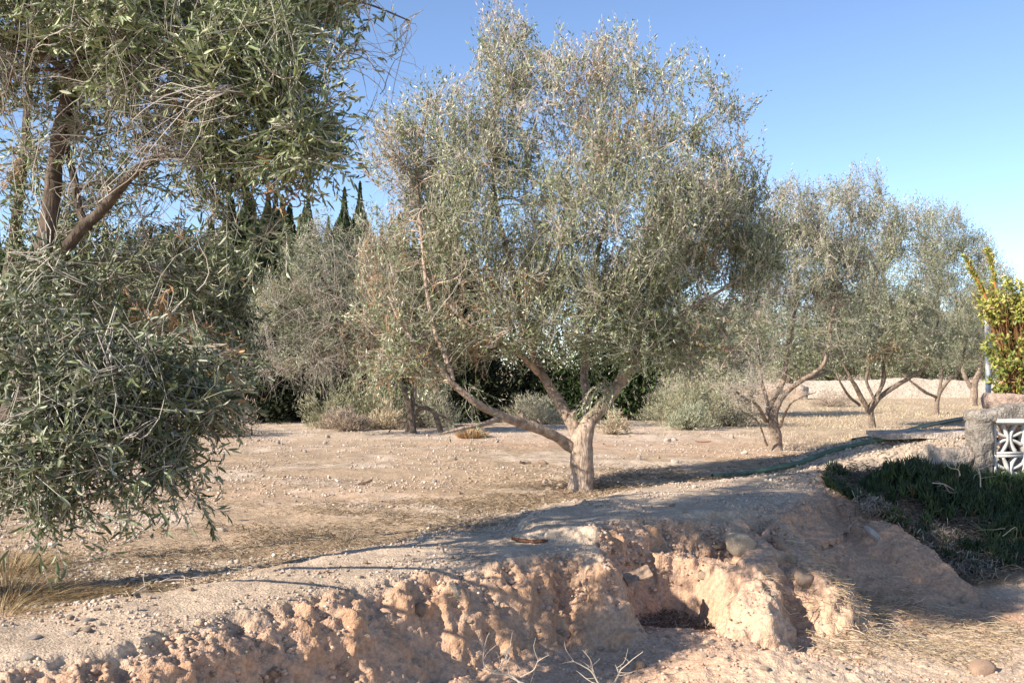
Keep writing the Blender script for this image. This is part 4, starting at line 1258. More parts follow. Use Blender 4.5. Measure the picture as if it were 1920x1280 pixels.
# white post behind the shrub
pb = at_d(1853, 717, 13.0)
g0 = gz(pb[0], 13.0)[0]
pt = at_d(1853, 596, 13.0)
root = thing('white_post', 'white metal post standing behind the yellow-green shrub', 'post', (pb[0], 13.0, g0))
a = Acc()
V, F = tubes(np.array([[[0, 0, -.2], [0, 0, 0], [0, 0, .5], [0, 0, 1.0], [0, 0, pt[2] - g0]]]), np.full((1, 5), .035), 12)
a.add(V, F, np.array([.6, .62, .64]))
link('shaft', a.mesh('post_shaft', M_WHITE, smooth=True), root)
a = Acc()
V, F = tubes(np.array([[[0, 0, pt[2] - g0 - .02], [0, 0, pt[2] - g0 + .01], [0, 0, pt[2] - g0 + .02], [0, 0, pt[2] - g0 + .03]]]), np.array([[.045, .045, .04, .001]]), 12)
a.add(V, F, np.array([.55, .57, .6]))
link('cap', a.mesh('post_cap', M_WHITE), root)

# ------------------------------------------------------------------ green hose
def hose(label, pts, rad, col, seed, group):
    s = smooth_path(np.array(pts, float), 160)
    s[:, :2] += 0.012 * np.stack([vnoise(s * 1.8, seed), vnoise(s * 1.8 + 9, seed)], -1)
    s[:, 2] = np.maximum(s[:, 2], gz(s[:, 0], s[:, 1]) + rad * .75)
    rr = rad * (1 + 0.03 * np.sin(np.arange(160) * 1.7))
    V, F = tubes(s[None], rr[None], 12)
    tone = 1 + .2 * fbm(V * 3, 3, seed)
    a = Acc()
    a.add(V, F, np.asarray(col)[None] * tone[:, None])
    o = link('irrigation_hose', a.mesh('irrigation_hose', M_HOSE, smooth=True))
    tag(o, label, 'hose', group)
def gpt(px, py, dd, lift=.04):
    p = at_d(px, py, dd)
    return [p[0], dd, gz(p[0], dd)[0] + lift]
hp = [on_ground(1335, 897), on_ground(1385, 893), on_ground(1440, 886)]
hp = [[p[0], p[1], p[2] + l] for p, l in zip(hp, (-.04, .02, .04))]
hp += [list(at_d(1500, 868, 11.9)), list(at_d(1555, 855, 12.0)), list(at_d(1610, 849, 12.0)), list(at_d(1660, 836, 11.9)), list(at_d(1700, 821, 11.75)), list(at_d(1722, 812, 11.9)), list(at_d(1760, 806, 12.8))]
hose('weathered green hose curving along the rim of the bank to the concrete slab', hp, .032, (.12, .18, .12), 3, 'irrigation hoses')
hose('darker hose length lying on the field behind the concrete slab', [at_z(1600, 826, .03), at_z(1680, 813, .03), at_z(1740, 797, .03), at_z(1800, 785, .03), at_z(1850, 778, .03)], .050, (.035, .055, .03), 4, 'irrigation hoses')

# ------------------------------------------------------------------ stones
def ico(sub=2):
    import bmesh
    bmx = bmesh.new()
    bmesh.ops.create_icosphere(bmx, subdivisions=sub, radius=1)
    V = np.array([v.co[:] for v in bmx.verts])
    F = np.array([[v.index for v in f.verts] for f in bmx.faces])
    bmx.free()
    return V, F
IV, IF = ico(3)
IV2, IF2 = ico(1)

def stone_mesh(seed, ax=(1, .8, .6), col=(.5, .42, .34), rough=.24):
    n = fbm(IV * 1.3, 5, seed)
    V = IV * (1 + rough * n)[:, None]
    r = rng(seed)
    for _ in range(12):                      # broken flat faces
        d = norm(r.normal(size=3))
        lim = 0.62 + .25 * r.random()
        s = V @ d
        V = V - np.maximum(s - lim, 0)[:, None] * d * .9
    V = V * np.array(ax)
    tone = 1 + .16 * fbm(V * 2.5, 3, seed + 9)
    return make_mesh('stone', V, IF, M_STONE, np.asarray(col)[None] * tone[:, None], smooth=True)

STONES = [stone_mesh(700 + i, ax, col) for i, (ax, col) in enumerate([
    ((1, .8, .6), (.52, .43, .34)), ((1, .7, .5), (.56, .46, .37)), ((.9, .9, .7), (.47, .37, .28)), ((1, .6, .6), (.58, .50, .41)), ((1, .85, .45), (.50, .36, .26)), ((.8, .7, .8), (.44, .38, .32))])]

def stone(label, px, py, wpx, ax, col, seed, rotz=0.0, tilt=(0, 0), sink=.35, d=None, name='stone', cat='stone', group=None):
    p = on_ground(px, py) if d is None else np.append(at_d(px, py, d)[:2], at_d(px, py, d)[2])
    s = wpx * p[1] / FPX / 2
    o = link(name, stone_mesh(seed, ax, col))
    o.location = (p[0], p[1] + s * .3, p[2] + s * ax[2] * (1 - 2 * sink) * .5)
    o.scale = (s, s, s)
    o.rotation_euler = (tilt[0], tilt[1], rotz)
    tag(o, label, cat, group)
    return o
GREYS = (.50, .44, .36)
stone('largest grey boulder bedded in the upper right of the bank above the pit', 1393, 1032, 64, (1, .8, .85), (.52, .41, .29), 801, .3, (0, .45), .15, name='boulder', cat='boulder')
stone('rusty brown stone touching the left side of the largest boulder', 1348, 1027, 38, (1, .7, .42), (.46, .30, .19), 802, .1, (0, -.15), .2)
stone('long pale stone leaning in the face of the near bank', 856, 1122, 36, (.62, .6, 1.25), (.58, .48, .36), 803, .2, (0, -.55), .1)
stone('pale rounded stone just right of the long leaning one in the near bank', 906, 1108, 24, (1, .8, .6), (.57, .46, .36), 804, .5, (0, .1), .2)
stone('upright pale stone in the near bank below the rounded one', 933, 1141, 17, (.75, .7, 1.15), (.56, .46, .35), 805, 0, (0, .2), .1)
stone('brown-grey stone beside the twig in the near bank face', 785, 1150, 34, (.9, .7, 1.0), (.44, .31, .22), 806, 0, (0, -.5), .2)
stone('tan stone halfway down the lit ridge right of the pit', 1508, 1098, 44, (.85, .8, .95), (.47, .34, .24), 807, .2, (0, .3), .2)
stone('tan stone in the gully below the largest boulder', 1490, 1058, 24, (.75, .7, 1.1), (.48, .36, .26), 808, .2, (0, -.4), .2)
stone('flat pale stone set in the smooth shaded slope', 1640, 1005, 52, (1, .7, .3), (.50, .45, .38), 809, .2, (.3, .75), .35)
stone('small orange-tipped stone on the pit apron at the bottom', 1200, 1252, 30, (1, .8, .7), (.60, .40, .25), 810, .4, (0, .3), .2)
stone('smooth half-buried boulder at the lower right corner', 1845, 1262, 56, (1, .9, .7), (.52, .35, .24), 811, 0, (0, 0), .3, name='boulder', cat='boulder')
stone('brownish field stone below the tips of the hanging branches', 296, 996, 26, (1, .8, .6), (.50, .37, .24), 812)
stone('pale angular field stone right of the brownish one', 412, 997, 24, (1, .7, .6), (.60, .50, .40), 813)
stone('square pale stone at the field edge above the near bank', 796, 1003, 20, (1, .8, .75), (.56, .50, .42), 814)
stone('low whitish block on the loose gravel at the lower left corner', 52, 1240, 34, (1, .8, .55), (.52, .45, .37), 815)
stone('flat grey stone at the left end of the path', 64, 1196, 30, (1, .9, .32), (.45, .38, .33), 816)
stone('grey stone on the path left of the gravel streak', 165, 1165, 26, (1, .8, .5), (.47, .41, .36), 817)
stone('pale pointed stone on the path just right of the grey one', 187, 1173, 17, (1, .8, .8), (.58, .50, .42), 818)
stone('yellowish round pebble on the near path', 373, 1173, 14, (1, .9, .8), (.58, .48, .30), 819)
stone('whitish stone at the start of the gravel streak near the lower left', 130, 1190, 20, (1, .8, .7), (.60, .51, .44), 820)
stone('greenish pebble in the pit floor litter', 1253, 1176, 17, (1, .8, .6), (.40, .35, .27), 821)
stone('orange pebble at the left foot of the pit', 1194, 1173, 14, (1, .9, .8), (.55, .40, .24), 822)
stone('orange knob of stone in the face of the upper bank', 1267, 1034, 17, (.9, .8, 1), (.55, .36, .21), 823)
stone('pale lump on the right wall of the pit', 1320, 1082, 22, (1, .8, .8), (.55, .41, .29), 824)
stone('warm pale stone touching the left side of the central trunk', 1052, 915, 21, (1, .8, .75), (.58, .42, .28), 825)
stone('second warm stone left of the central trunk', 1030, 918, 18, (1, .8, .7), (.55, .42, .30), 826)
stone('half-buried reddish stone furthest left of the trunk stones', 1018, 902, 20, (1, .8, .6), (.50, .33, .23), 827)
stone('small pale stone right of the central trunk', 1148, 922, 12, (1, .8, .9), (.58, .44, .32), 828)
stone('whitish stone below the right side of the central crown', 1297, 893, 13, (1, .9, .8), (.62, .50, .40), 829)
stone('pale stone on the shaded straw right of the central trunk', 1195, 922, 15, (1, .8, .7), (.56, .42, .31), 830)
stone('low stone at the toe of the shaded slope', 1808, 1130, 20, (1, .8, .8), (.52, .38, .27), 831)
stone('small whitish stone on the straw at lower right', 1590, 1165, 18, (1, .8, .7), (.55, .45, .36), 832)

# scattered stones one could count, in groups
rs = rng(91)
def scatter_stones(n, region, label, group, wlo, whi, seed):
    r = rng(seed)
    k = 0
    while k < n:
        px, py = region[0] + r.random() * (region[2] - region[0]), region[1] + r.random() * (region[3] - region[1])
        if len(region) > 4 and not region[4](px, py):
            continue
        p = on_ground(px, py)
        s = (wlo + (whi - wlo) * r.random() ** 2.2) / 2
        o = link('stone', STONES[r.integers(0, 6)])
        o.location = (p[0], p[1], p[2] + s * .25)
        o.scale = (s, s * (.7 + .5 * r.random()), s * (.7 + .5 * r.random()))
        o.rotation_euler = (r.normal() * .3, r.normal() * .3, r.random() * 6.28)
        tag(o, label, 'stone', group)
        k += 1
scatter_stones(60, (470, 870, 1330, 965), 'small pale limestone on the bare field left of and around the central trunk', 'loose stones on the field around the central trunk', .025, .085, 1)
scatter_stones(45, (300, 800, 1500, 870), 'whitish stone on the far part of the field before the bushes', 'whitish stones on the far field', .06, .17, 2)
scatter_stones(35, (60, 985, 900, 1060), 'small stone in the straw of the near field above the path', 'stones in the near straw', .02, .06, 3)
scatter_stones(55, (40, 1040, 1130, 1200, lambda x, y: y > 1168 - (x / 960.0) * 170 and y < 1230 - x * .18), 'small angular stone on the pale path along the bank', 'angular stones on the pale path', .02, .055, 4)
scatter_stones(30, (1480, 1060, 1910, 1275), 'small tan stone on the low sandy ground at the right', 'tan stones on the low sandy ground', .02, .07, 5)
scatter_stones(30, (1150, 1180, 1560, 1275), 'earth-coloured stone on the apron below the pit', 'earthy stones on the pit apron', .02, .06, 6)

scatter_stones(28, (560, 1085, 1180, 1250), 'earth-stained stone lodged in the crumbling face of the near bank', 'stones lodged in the near bank face', .02, .055, 7)

# gravel nobody could count
def gravel(name, label, n, sampler, slo, shi, cols, seed, lift=.2):
    r = rng(seed)
    x, y = sampler(r, n)
    n = len(x)
    z = gz(x, y)
    s = slo + (shi - slo) * r.random(n) ** 2.5
    Vb = IV2[None] * (1 + .35 * r.normal(size=(n, len(IV2), 1)) * .6) * np.array([1, 1, .7])
    ang = r.random(n) * 6.28
    ca, sa = np.cos(ang)[:, None], np.sin(ang)[:, None]
    X = Vb[..., 0] * ca - Vb[..., 1] * sa * .8
    Y = Vb[..., 0] * sa + Vb[..., 1] * ca * .8
    V = np.stack([X, Y, Vb[..., 2]], -1) * (s / 2)[:, None, None] + np.stack([x, y, z + s * lift], -1)[:, None]
    F = (np.arange(n)[:, None, None] * len(IV2) + IF2[None]).reshape(-1, 3)
    c = np.asarray(cols)[r.integers(0, len(cols), n)] * (.8 + .4 * r.random(n))[:, None]
    o = link(name, make_mesh(name, V.reshape(-1, 3), F, M_STONE, np.repeat(c, len(IV2), 0)))
    kind(o, 'stuff', label)
    return o

IV2, IF2 = ico(1)
def s_path(r, n):
    x = -3.2 + r.random(n * 3) * 6.3
    y = 3.8 + r.random(n * 3) * 7.5
    sdv = sd_poly(x, y, PLATEAU)
    dn = fbm(xyz(x, y) * 2.2, 3, 15)
    dfe = sd_poly(x, y, [tuple(q) for q in FIELD_EDGE] + [(9, 8.0), (9, 2), (-9, 1)])
    keep = (sdv > -.15) & (dfe > -.12) & (dn + .5 * r.random(len(x)) > .15 + .25 * sstep(.05, .45, sdv))
    return x[keep][:n], y[keep][:n]
PG = [[.50, .40, .31], [.44, .36, .29], [.54, .45, .37], [.40, .33, .28], [.50, .35, .25]]
gravel('gravel', 'loose grey and pinkish gravel strewn on the path', 15000, s_path, .006, .030, PG, 21)
def s_terr(r, n):
    x = 2.6 + 3.0 * r.random(n)
    y = 10.0 + 2.6 * r.random(n)
    return x, y
gravel('terrace_gravel', 'grey and tan rubble on the rise below the hose', 5000, s_terr, .010, .05, [[.42, .35, .27], [.36, .29, .22], [.50, .42, .33], [.28, .22, .17]], 27, .15)
def s_clod(r, n):
    x = -3.2 + r.random(n * 4) * 6.0
    y = 3.8 + r.random(n * 4) * 6
    sdv = sd_poly(x, y, PLATEAU)
    dn = fbm(xyz(x, y) * 3, 2, 35)
    keep = (sdv > -.34) & (sdv < .08) & (dn > -.25 + .8 * r.random(len(x)) * .4) & (x < 2.2)
    return x[keep][:n], y[keep][:n]
gravel('crumbled_earth', 'crumbled pink earth clods along the broken lip of the bank', 14000, s_clod, .008, .050, [[.48, .33, .235], [.52, .37, .27], [.45, .30, .20]], 22, .12)
def s_low(r, n):
    x = -.5 + r.random(n * 2) * 6.0
    y = 4.6 + r.random(n * 2) * 4.5
    sdv = sd_poly(x, y, PLATEAU)
    keep = (sdv < -.35) & (fbm(xyz(x, y) * 2, 2, 45) > -.3)
    return x[keep][:n], y[keep][:n]
gravel('rubble_crumbs', 'fine crumbs of earth and grit on the low ground', 9000, s_low, .006, .030, [[.50, .34, .24], [.53, .40, .30], [.46, .29, .19]], 23, .15)
def s_field(r, n):
    y = 5.6 + 22 * r.random(n * 2) ** 1.7
    x = (r.random(n * 2) - .5) * 1.15 * y
    dfe = sd_poly(x, y, [tuple(q) for q in FIELD_EDGE] + [(9, 8.0), (9, 2), (-9, 1)])
    keep = (dfe < 0) & (fbm(xyz(x, y) * .8, 3, 55) > -.25)
    return x[keep][:n], y[keep][:n]
gravel('field_gravel', 'small pale stones scattered over the ploughed field', 26000, s_field, .008, .042, [[.50, .41, .33], [.56, .48, .40], [.44, .33, .24]], 24)

# ------------------------------------------------------------------ straw, litter and dry grass
def straw(name, label, n, sampler, llo, lhi, w, cols, seed, zup=.03, tilt=.15, mat=None, curve=.2):
    r = rng(seed)
    x, y = sampler(r, n)
    n = len(x)
    z = gz(x, y) + .003 + r.random(n) * zup
    a = r.random(n) * 2 * math.pi
    L = llo + (lhi - llo) * r.random(n) ** 2
    el = r.normal(size=n) * tilt
    d = np.stack([np.cos(a) * np.cos(el), np.sin(a) * np.cos(el), np.sin(el)], -1)
    p = np.stack([x, y, z], -1)
    sd_ = norm(np.cross(d, np.array([0, 0, 1.0]) + r.normal(size=(n, 3)) * .5))
    B = np.stack([p - d * L[:, None] / 2, p + sd_ * (L * curve * r.normal(size=n) * .5)[:, None] + [0, 0, .004], p + d * L[:, None] / 2], 1)
    g = gz(B[:, :, 0].ravel(), B[:, :, 1].ravel()).reshape(n, 3) + .002
    B[..., 2] = np.maximum(B[..., 2], g)
    ww = (w * (.6 + .8 * r.random(n)))[:, None]
    V, F = tubes(B, np.broadcast_to(ww, (n, 3)) * np.array([.8, 1, .5]), 3)
    c = np.asarray(cols)[r.integers(0, len(cols), n)] * (.75 + .5 * r.random(n))[:, None]
    a_ = Acc()
    a_.add(V, F, np.repeat(c, 9, 0))
    o = link(name, a_.mesh(name, mat or M_STRAW))
    kind(o, 'stuff', label)
    return o
def s_fieldstraw(r, n):
    y = 5.7 + 26 * r.random(n * 2) ** 1.9
    x = (r.random(n * 2) - .5) * 1.15 * y
    dfe = sd_poly(x, y, [tuple(q) for q in FIELD_EDGE] + [(9, 8.0), (9, 2), (-9, 1)])
    dens = fbm(xyz(x, y) * .6, 3, 57) + 1.0 * np.exp(-(dfe + .5) ** 2 / .5)
    keep = (dfe < .03) & (dens > -.45 + .9 * r.random(len(x)))
    return x[keep][:n], y[keep][:n]
straw('straw_litter', 'dry straw and leaf litter lying over the field', 42000, s_fieldstraw, .03, .16, .0016, [[.44, .33, .20], [.52, .42, .28], [.30, .21, .13], [.56, .48, .36], [.22, .16, .10]], 31, .02)
def s_edge(r, n):
    t = r.random(n * 2)
    pts = np.array([list(at_z(200, 1100, 0)[:2]), list(at_z(640, 1005, 0)[:2]), list(at_z(960, 955, 0)[:2]), list(at_z(1180, 915, 0)[:2]), list(at_z(1400, 890, 0)[:2])])
    f = t * 4
    i = np.minimum(f.astype(int), 3)
    u = (f - i)[:, None]
    p = pts[i] * (1 - u) + pts[i + 1] * u
    x = p[:, 0] + r.normal(size=len(t)) * .6
    y = p[:, 1] + np.abs(r.normal(size=len(t))) * 1.2 - .1
    dfe = sd_poly(x, y, [tuple(q) for q in FIELD_EDGE] + [(9, 8.0), (9, 2), (-9, 1)])
    keep = (dfe < .05) & (fbm(xyz(x, y) * np.array([1.2, 2.4, 1]), 3, 63) > -.7 + 1.4 * r.random(len(x)))
    return x[keep][:n], y[keep][:n]
straw('leaf_litter', 'dark dry leaf litter gathered behind the raised path', 12000, s_edge, .02, .11, .0022, [[.22, .16, .10], [.34, .25, .155], [.14, .10, .07], [.48, .37, .24]], 32, .035, .3)
def s_box(x0, x1, y0, y1, ok=None, pw=1.0):
    def f(r, n):
        x = x0 + (x1 - x0) * r.random(n)
        y = y0 + (y1 - y0) * r.random(n)
        if ok is not None:
            k = ok(x, y, r)
            x, y = x[k], y[k]
        return x, y
    return f
# straw heap at lower right
c = on_ground(1700, 1200)
def ok_heap(x, y, r):
    d = np.hypot((x - c[0]) / 1.15, (y - c[1]) / .85)
    return (d + .35 * fbm(xyz(x, y) * 2, 2, 5) < .35 + .65 * r.random(len(x))) & (d < 1.3)
straw('straw', 'bleached straw and twigs spread over the low ground at the right', 12000, s_box(c[0] - 1.6, c[0] + 1.8, c[1] - 1.3, c[1] + 1.1, ok_heap), .03, .20, .0022, [[.62, .45, .29], [.48, .37, .22], [.62, .54, .40], [.34, .25, .16]], 33, .05, .16)
# pit litter
c2 = on_ground(1265, 1162)
straw('pit_litter', 'dark rotting litter on the floor of the pit', 3500, s_box(c2[0] - .55, c2[0] + .45, c2[1] - .3, c2[1] + .35, lambda x, y, r: (np.hypot((x - c2[0]) / .45, (y - c2[1]) / .28) + .2 * r.normal(size=len(x)) < 1) & (gz(x, y) < -.30) & (np.abs(gz(x + .03, y) - gz(x - .03, y)) < .03) & (np.abs(gz(x, y + .03) - gz(x, y - .03)) < .035)), .02, .10, .003,
      [[.22, .17, .13], [.30, .24, .18], [.38, .31, .24], [.14, .11, .085]], 34, .04, .5)
# dead succulent litter
lp = np.array([on_ground(1640, 968)[:2], on_ground(1720, 1010)[:2], on_ground(1790, 1050)[:2], on_ground(1830, 1080)[:2]])
def s_lit(r, n):
    f = r.random(n) * 3
    i = np.minimum(f.astype(int), 2)
    u = (f - i)[:, None]
    p = lp[i] * (1 - u) + lp[i + 1] * u
    q = p + r.normal(size=p.shape) * [.12, .14]
    return q[:, 0], q[:, 1]
straw('dead_succulent_litter', 'tangled grey-brown dead succulent stems under the green ones', 6500, s_lit, .03, .15, .0042, [[.30, .24, .18], [.40, .33, .27], [.20, .15, .11], [.34, .23, .14], [.48, .42, .36]], 35, .12, .7)
c3 = on_ground(1850, 1065)
straw('dead_grass_litter', 'dry grass litter at the foot of the succulents', 3000, s_box(c3[0] - .5, c3[0] + 1.2, c3[1] - .5, c3[1] + .6), .04, .2, .0016, [[.34, .27, .18], [.45, .36, .24], [.24, .18, .12]], 36, .05, .3)
# dry grass at the left, tall and orange
r = rng(95)
ok_pts = [(15, 1118, .26, .30, 900), (60, 1125, .24, .20, 700), (115, 1122, .22, .16, 600), (165, 1118, .2, .12, 450), (10, 1075, .25, .34, 700), (45, 1060, .22, .22, 500), (215, 1108, .16, .09, 300), (262, 1095, .14, .08, 260), (0, 1150, .2, .16, 400)]
labs = ['tall orange-brown grass tuft in front of the foot of the near olive', 'orange-brown grass tuft right of the tallest one at the left edge', 'low orange grass tuft in the middle of the hollow by the path',
        'low tawny grass tuft at the right part of the hollow', 'tall dry grass tuft behind the foremost ones at the left edge', 'dry grass tuft between the rear tall tuft and the field',
        'short tawny grass at the shadowed end of the hollow', 'thin grass at the tip of the shadowed hollow', 'matted grass hanging over the left end of the path']
for i, (px, py, rx, h, n) in enumerate(ok_pts):
    p = on_ground(px, py)
    tuft('grass_tuft', labs[i], 'grass tuft', p, rx, h * .45, int(n * .9), [[.40, .28, .14], [.33, .22, .11], [.46, .35, .19], [.22, .15, .08]], 600 + i, w=.0022, group='dry grass tufts at the left edge', lean=1.4)
for i, (px, py, rx, h, n, lab) in enumerate([(585, 1005, .3, .12, 260, 'wispy grey grass tuft above the middle of the near path'), (880, 985, .25, .13, 240, 'wispy grey grass tuft just left of the raised block'),
                                             (640, 1020, .25, .10, 240, 'low wispy tuft at the path edge left of the bark piece'), (930, 990, .1, .16, 60, 'few bare upright stalks at the left tip of the raised block'),
                                             (1660, 740, .4, .3, 300, 'dry grass before the whitewashed wall')]):
    p = on_ground(px, py)
    tuft('grass_tuft', lab, 'grass tuft', p, rx, h, n, [[.36, .28, .19], [.46, .38, .28], [.24, .18, .12]], 620 + i, w=.0013, group='wispy tufts along the path', lean=1.2)
# tawny standing straw under the olives at right
def s_rowgrass(r, n):
    y = 15 + 26 * r.random(n * 2)
    x = y * (.22 + .32 * r.random(n * 2))
    k = (fbm(xyz(x, y) * .7, 2, 58) + .6 * r.random(len(x)) > .1 ) & (r.random(len(x)) < sstep(.20, .36, x / y + .05 * fbm(xyz(x, y), 2, 3)))
    return x[k][:n], y[k][:n]
def standing(name, label, n, sampler, h, w, cols, seed):
    r = rng(seed)
    x, y = sampler(r, n)
    n = len(x)
    z = gz(x, y)
    hh = h * (.4 + .8 * r.random(n))
    p = np.stack([x, y, z], -1)
    e = p + np.stack([r.normal(size=n) * .4 * hh, r.normal(size=n) * .4 * hh, hh], -1)
    s = np.stack([np.full(n, w), r.normal(size=n) * w, np.zeros(n)], -1)
    V = np.stack([p - s, p + s, e], 1).reshape(-1, 3)
    F = np.arange(3 * n).reshape(n, 3)
    c = np.asarray(cols)[r.integers(0, len(cols), n)] * (.75 + .5 * r.random(n))[:, None]
    kind(link(name, make_mesh(name, V, F, M_STRAW, np.repeat(c, 3, 0))), 'stuff', label)
standing('dry_grass', 'short tawny dry grass under the receding row of olives', 15000, s_rowgrass, .07, .006, STRAWC, 37)

# ------------------------------------------------------------------ succulents spilling from the terrace
SUC = [tuple(at_z(x, y, z)[:2]) for x, y, z in [(1548, 905, .1), (1600, 945, 0), (1660, 985, -.08), (1740, 1005, -.2), (1800, 1030, -.3), (1925, 1045, -.35), (2080, 1060, -.35)]] + [(6.8, 10.35), (4.8, 10.38), (4.35, 10.65), (3.95, 10.9), (3.6, 11.0)]
def s_suc(r, n):
    x = 2.9 + 4.2 * r.random(n * 3)
    y = 7.2 + 4.2 * r.random(n * 3)
    sdv = sd_poly(x, y, SUC) + .12 * fbm(xyz(x, y) * 2.5, 2, 59)
    k = sdv > 0
    return x[k][:n], y[k][:n]
r = rng(39)
x, y = s_suc(r, 3900)
k_ = fbm(xyz(x, y) * 2.6, 2, 64) > -.42
x, y = x[k_], y[k_]
n = len(x)
hump = .26 * np.maximum(.35 + .9 * fbm(xyz(x, y) * 1.5, 3, 60), 0) * sstep(0, .3, sd_poly(x, y, SUC))
z = gz(x, y) + hump * (.25 + .75 * r.random(n) ** .6)
lean = norm(np.stack([r.normal(size=n) * .45, -.15 + r.normal(size=n) * .45, np.full(n, .9)], -1))
nl = 8
p = np.stack([x, y, z], -1)[:, None] + lean[:, None] * (np.arange(nl) * .008)[None, :, None]
ax = norm(lean[:, None] * .75 + norm(r.normal(size=(n, nl, 3))) * .75 + np.array([0, 0, .25]))
L = (.05 + .05 * r.random((n, nl))) * (.8 + .4 * r.random(n))[:, None]
curl = np.array([0, 0, 1.0]) * .02
B = np.stack([p, p + ax * (L * .5)[..., None], p + ax * L[..., None] + curl], 2).reshape(-1, 3, 3)
V, F = tubes(B, np.array([[.0065, .0075, .0012]]) * (.8 + .5 * r.random(n * nl))[:, None], 4)
cc = np.array([[.030, .055, .020], [.045, .075, .024], [.024, .042, .018], [.065, .09, .03], [.10, .08, .035]])[r.choice(5, n, p=[.34, .24, .28, .10, .04])] * (.8 + .4 * r.random(n))[:, None]
a = Acc()
a.add(V, F, np.repeat(cc, nl * 12, 0))
# woody mat of old stems beneath the shoots
x2, y2 = s_suc(rng(40), 5000)
r = rng(40)
n2_ = len(x2)
p2 = np.stack([x2, y2, gz(x2, y2) + .02 + .10 * r.random(n2_)], -1)
d2 = norm(np.stack([r.normal(size=n2_), r.normal(size=n2_), r.normal(size=n2_) * .4], -1))
B = np.stack([p2 - d2 * .06, p2 + r.normal(size=(n2_, 3)) * .01, p2 + d2 * .06], 1)
V, F = tubes(B, np.full((n2_, 3), .005), 3)
a.add(V, F, np.array([.12, .10, .07]))
kind(link('succulent_ground_cover', a.mesh('succulent_ground_cover', M_SUCC)), 'stuff', 'dark green fleshy succulents spilling down from the garden wall')
# bare stems poking out of the succulents, and dead branches
def dead_branch(label, pts_list, rad, col, seed, cat='dead branch', name='dead_branch', group=None, side=10):
    r = rng(seed)
    base = np.asarray(pts_list[0][0], float)
    a = Acc()
    for k, pts in enumerate(pts_list):
        s = smooth_path(np.asarray(pts, float), 14)
        s += .006 * np.stack([vnoise(s * 14 + 5 * j, seed + k) for j in range(3)], -1)
        rr = rad * (1 if k == 0 else .6) * np.linspace(1, .3, 14)
        V, F = tubes(s[None], rr[None], 6)
        a.add(V - base, F, np.asarray(col) * (.85 + .3 * r.random()))
        for j in range(side if k == 0 else max(2, side // 3)):
            q = s[r.integers(3, 13)]
            d = norm(r.normal(size=3) * [1, .6, .7] + [0, 0, .5])
            e = q + d * (.05 + .10 * r.random())
            V, F = tubes(smooth_path([q, (q + e) / 2 + .01 * r.normal(size=3), e], 6)[None], np.linspace(rad * .35, rad * .12, 6)[None], 4)
            a.add(V - base, F, np.asarray(col))
    o = link(name, a.mesh(name, M_TWIG), None, tuple(base))
    tag(o, label, cat, group)
def pl(dd, *pp):
    return [at_d(x, y, dd) for x, y in pp]
PALET = (.52, .44, .34)
dead_branch('pale dead twig bush poking up at the bottom centre', [pl(5.2, (985, 1290), (960, 1268), (925, 1262), (905, 1240), (912, 1200)), pl(5.2, (975, 1270), (1000, 1255), (1010, 1235)), pl(5.2, (930, 1262), (945, 1235), (962, 1215)), pl(5.2, (990, 1285), (940, 1262), (895, 1250)), pl(5.2, (955, 1262), (950, 1230), (958, 1205))], .006, PALET, 1, group='dead twigs at the bottom of the bank')
dead_branch('bare forked twig below the pit left of the apron', [pl(5.5, (1128, 1290), (1112, 1262), (1095, 1250), (1072, 1238)), pl(5.5, (1118, 1270), (1108, 1240), (1092, 1218)), pl(5.5, (1125, 1285), (1095, 1268), (1080, 1258))], .006, PALET, 2, group='dead twigs at the bottom of the bank', side=5)
dead_branch('single crooked twig at the bottom, right of the forked one', [pl(5.6, (1145, 1290), (1160, 1262), (1168, 1250), (1205, 1222)), pl(5.6, (1160, 1262), (1152, 1245))], .006, PALET, 3, group='dead twigs at the bottom of the bank', side=3)
dead_branch('yellowish twig stuck in the near bank face', [pl(6.15, (800, 1168), (815, 1152), (828, 1138), (826, 1112)), pl(6.15, (812, 1155), (800, 1140), (798, 1120))], .004, (.5, .36, .2), 4, side=4)
g = lambda x, y, l=.02: on_ground(x, y) + [0, 0, l]
dead_branch('long bleached root lying along the path edge at the left', [[g(248, 1122), g(275, 1105), g(305, 1096), g(345, 1092), g(372, 1088)], [g(300, 1098), g(330, 1088, .03), g(352, 1090)]], .008, (.60, .50, .40), 5, side=1, cat='root', name='dead_root')
dead_branch('bare twig lying on the smooth shaded slope', [[g(1570, 1010), g(1588, 1003, .04), g(1596, 985, .06)], [g(1588, 1003, .04), g(1612, 985, .07)]], .005, (.45, .36, .29), 6, side=4)
dead_branch('thin straight stalk along the crest of the shaded slope', [[g(1552, 908), g(1600, 940), g(1660, 985)]], .006, (.36, .27, .2), 7, side=2)
dead_branch('pale bare stems rising from the succulents by the white blocks', [[at_d(1838, 912, 9.6), at_d(1838, 890, 9.6), at_d(1832, 870, 9.6), at_d(1820, 855, 9.6)], [at_d(1836, 880, 9.6), at_d(1855, 872, 9.6), at_d(1872, 868, 9.6)]], .006, (.52, .45, .36), 8, side=5)
dead_branch('yellow-grey crooked stems among the succulents below the mortar bank', [[at_d(1800, 892, 9.5), at_d(1795, 880, 9.5), at_d(1780, 876, 9.5), at_d(1770, 862, 9.5)], [at_d(1797, 892, 9.5), at_d(1800, 870, 9.5), at_d(1815, 862, 9.5)]], .006, (.45, .40, .26), 9, side=5)
dead_branch('withered pinkish stem lying on the dark succulents', [[at_d(1748, 905, 9.2), at_d(1770, 908, 9.2), at_d(1788, 918, 9.2)], [at_d(1770, 908, 9.2), at_d(1782, 925, 9.2)]], .006, (.42, .33, .3), 10, side=4)
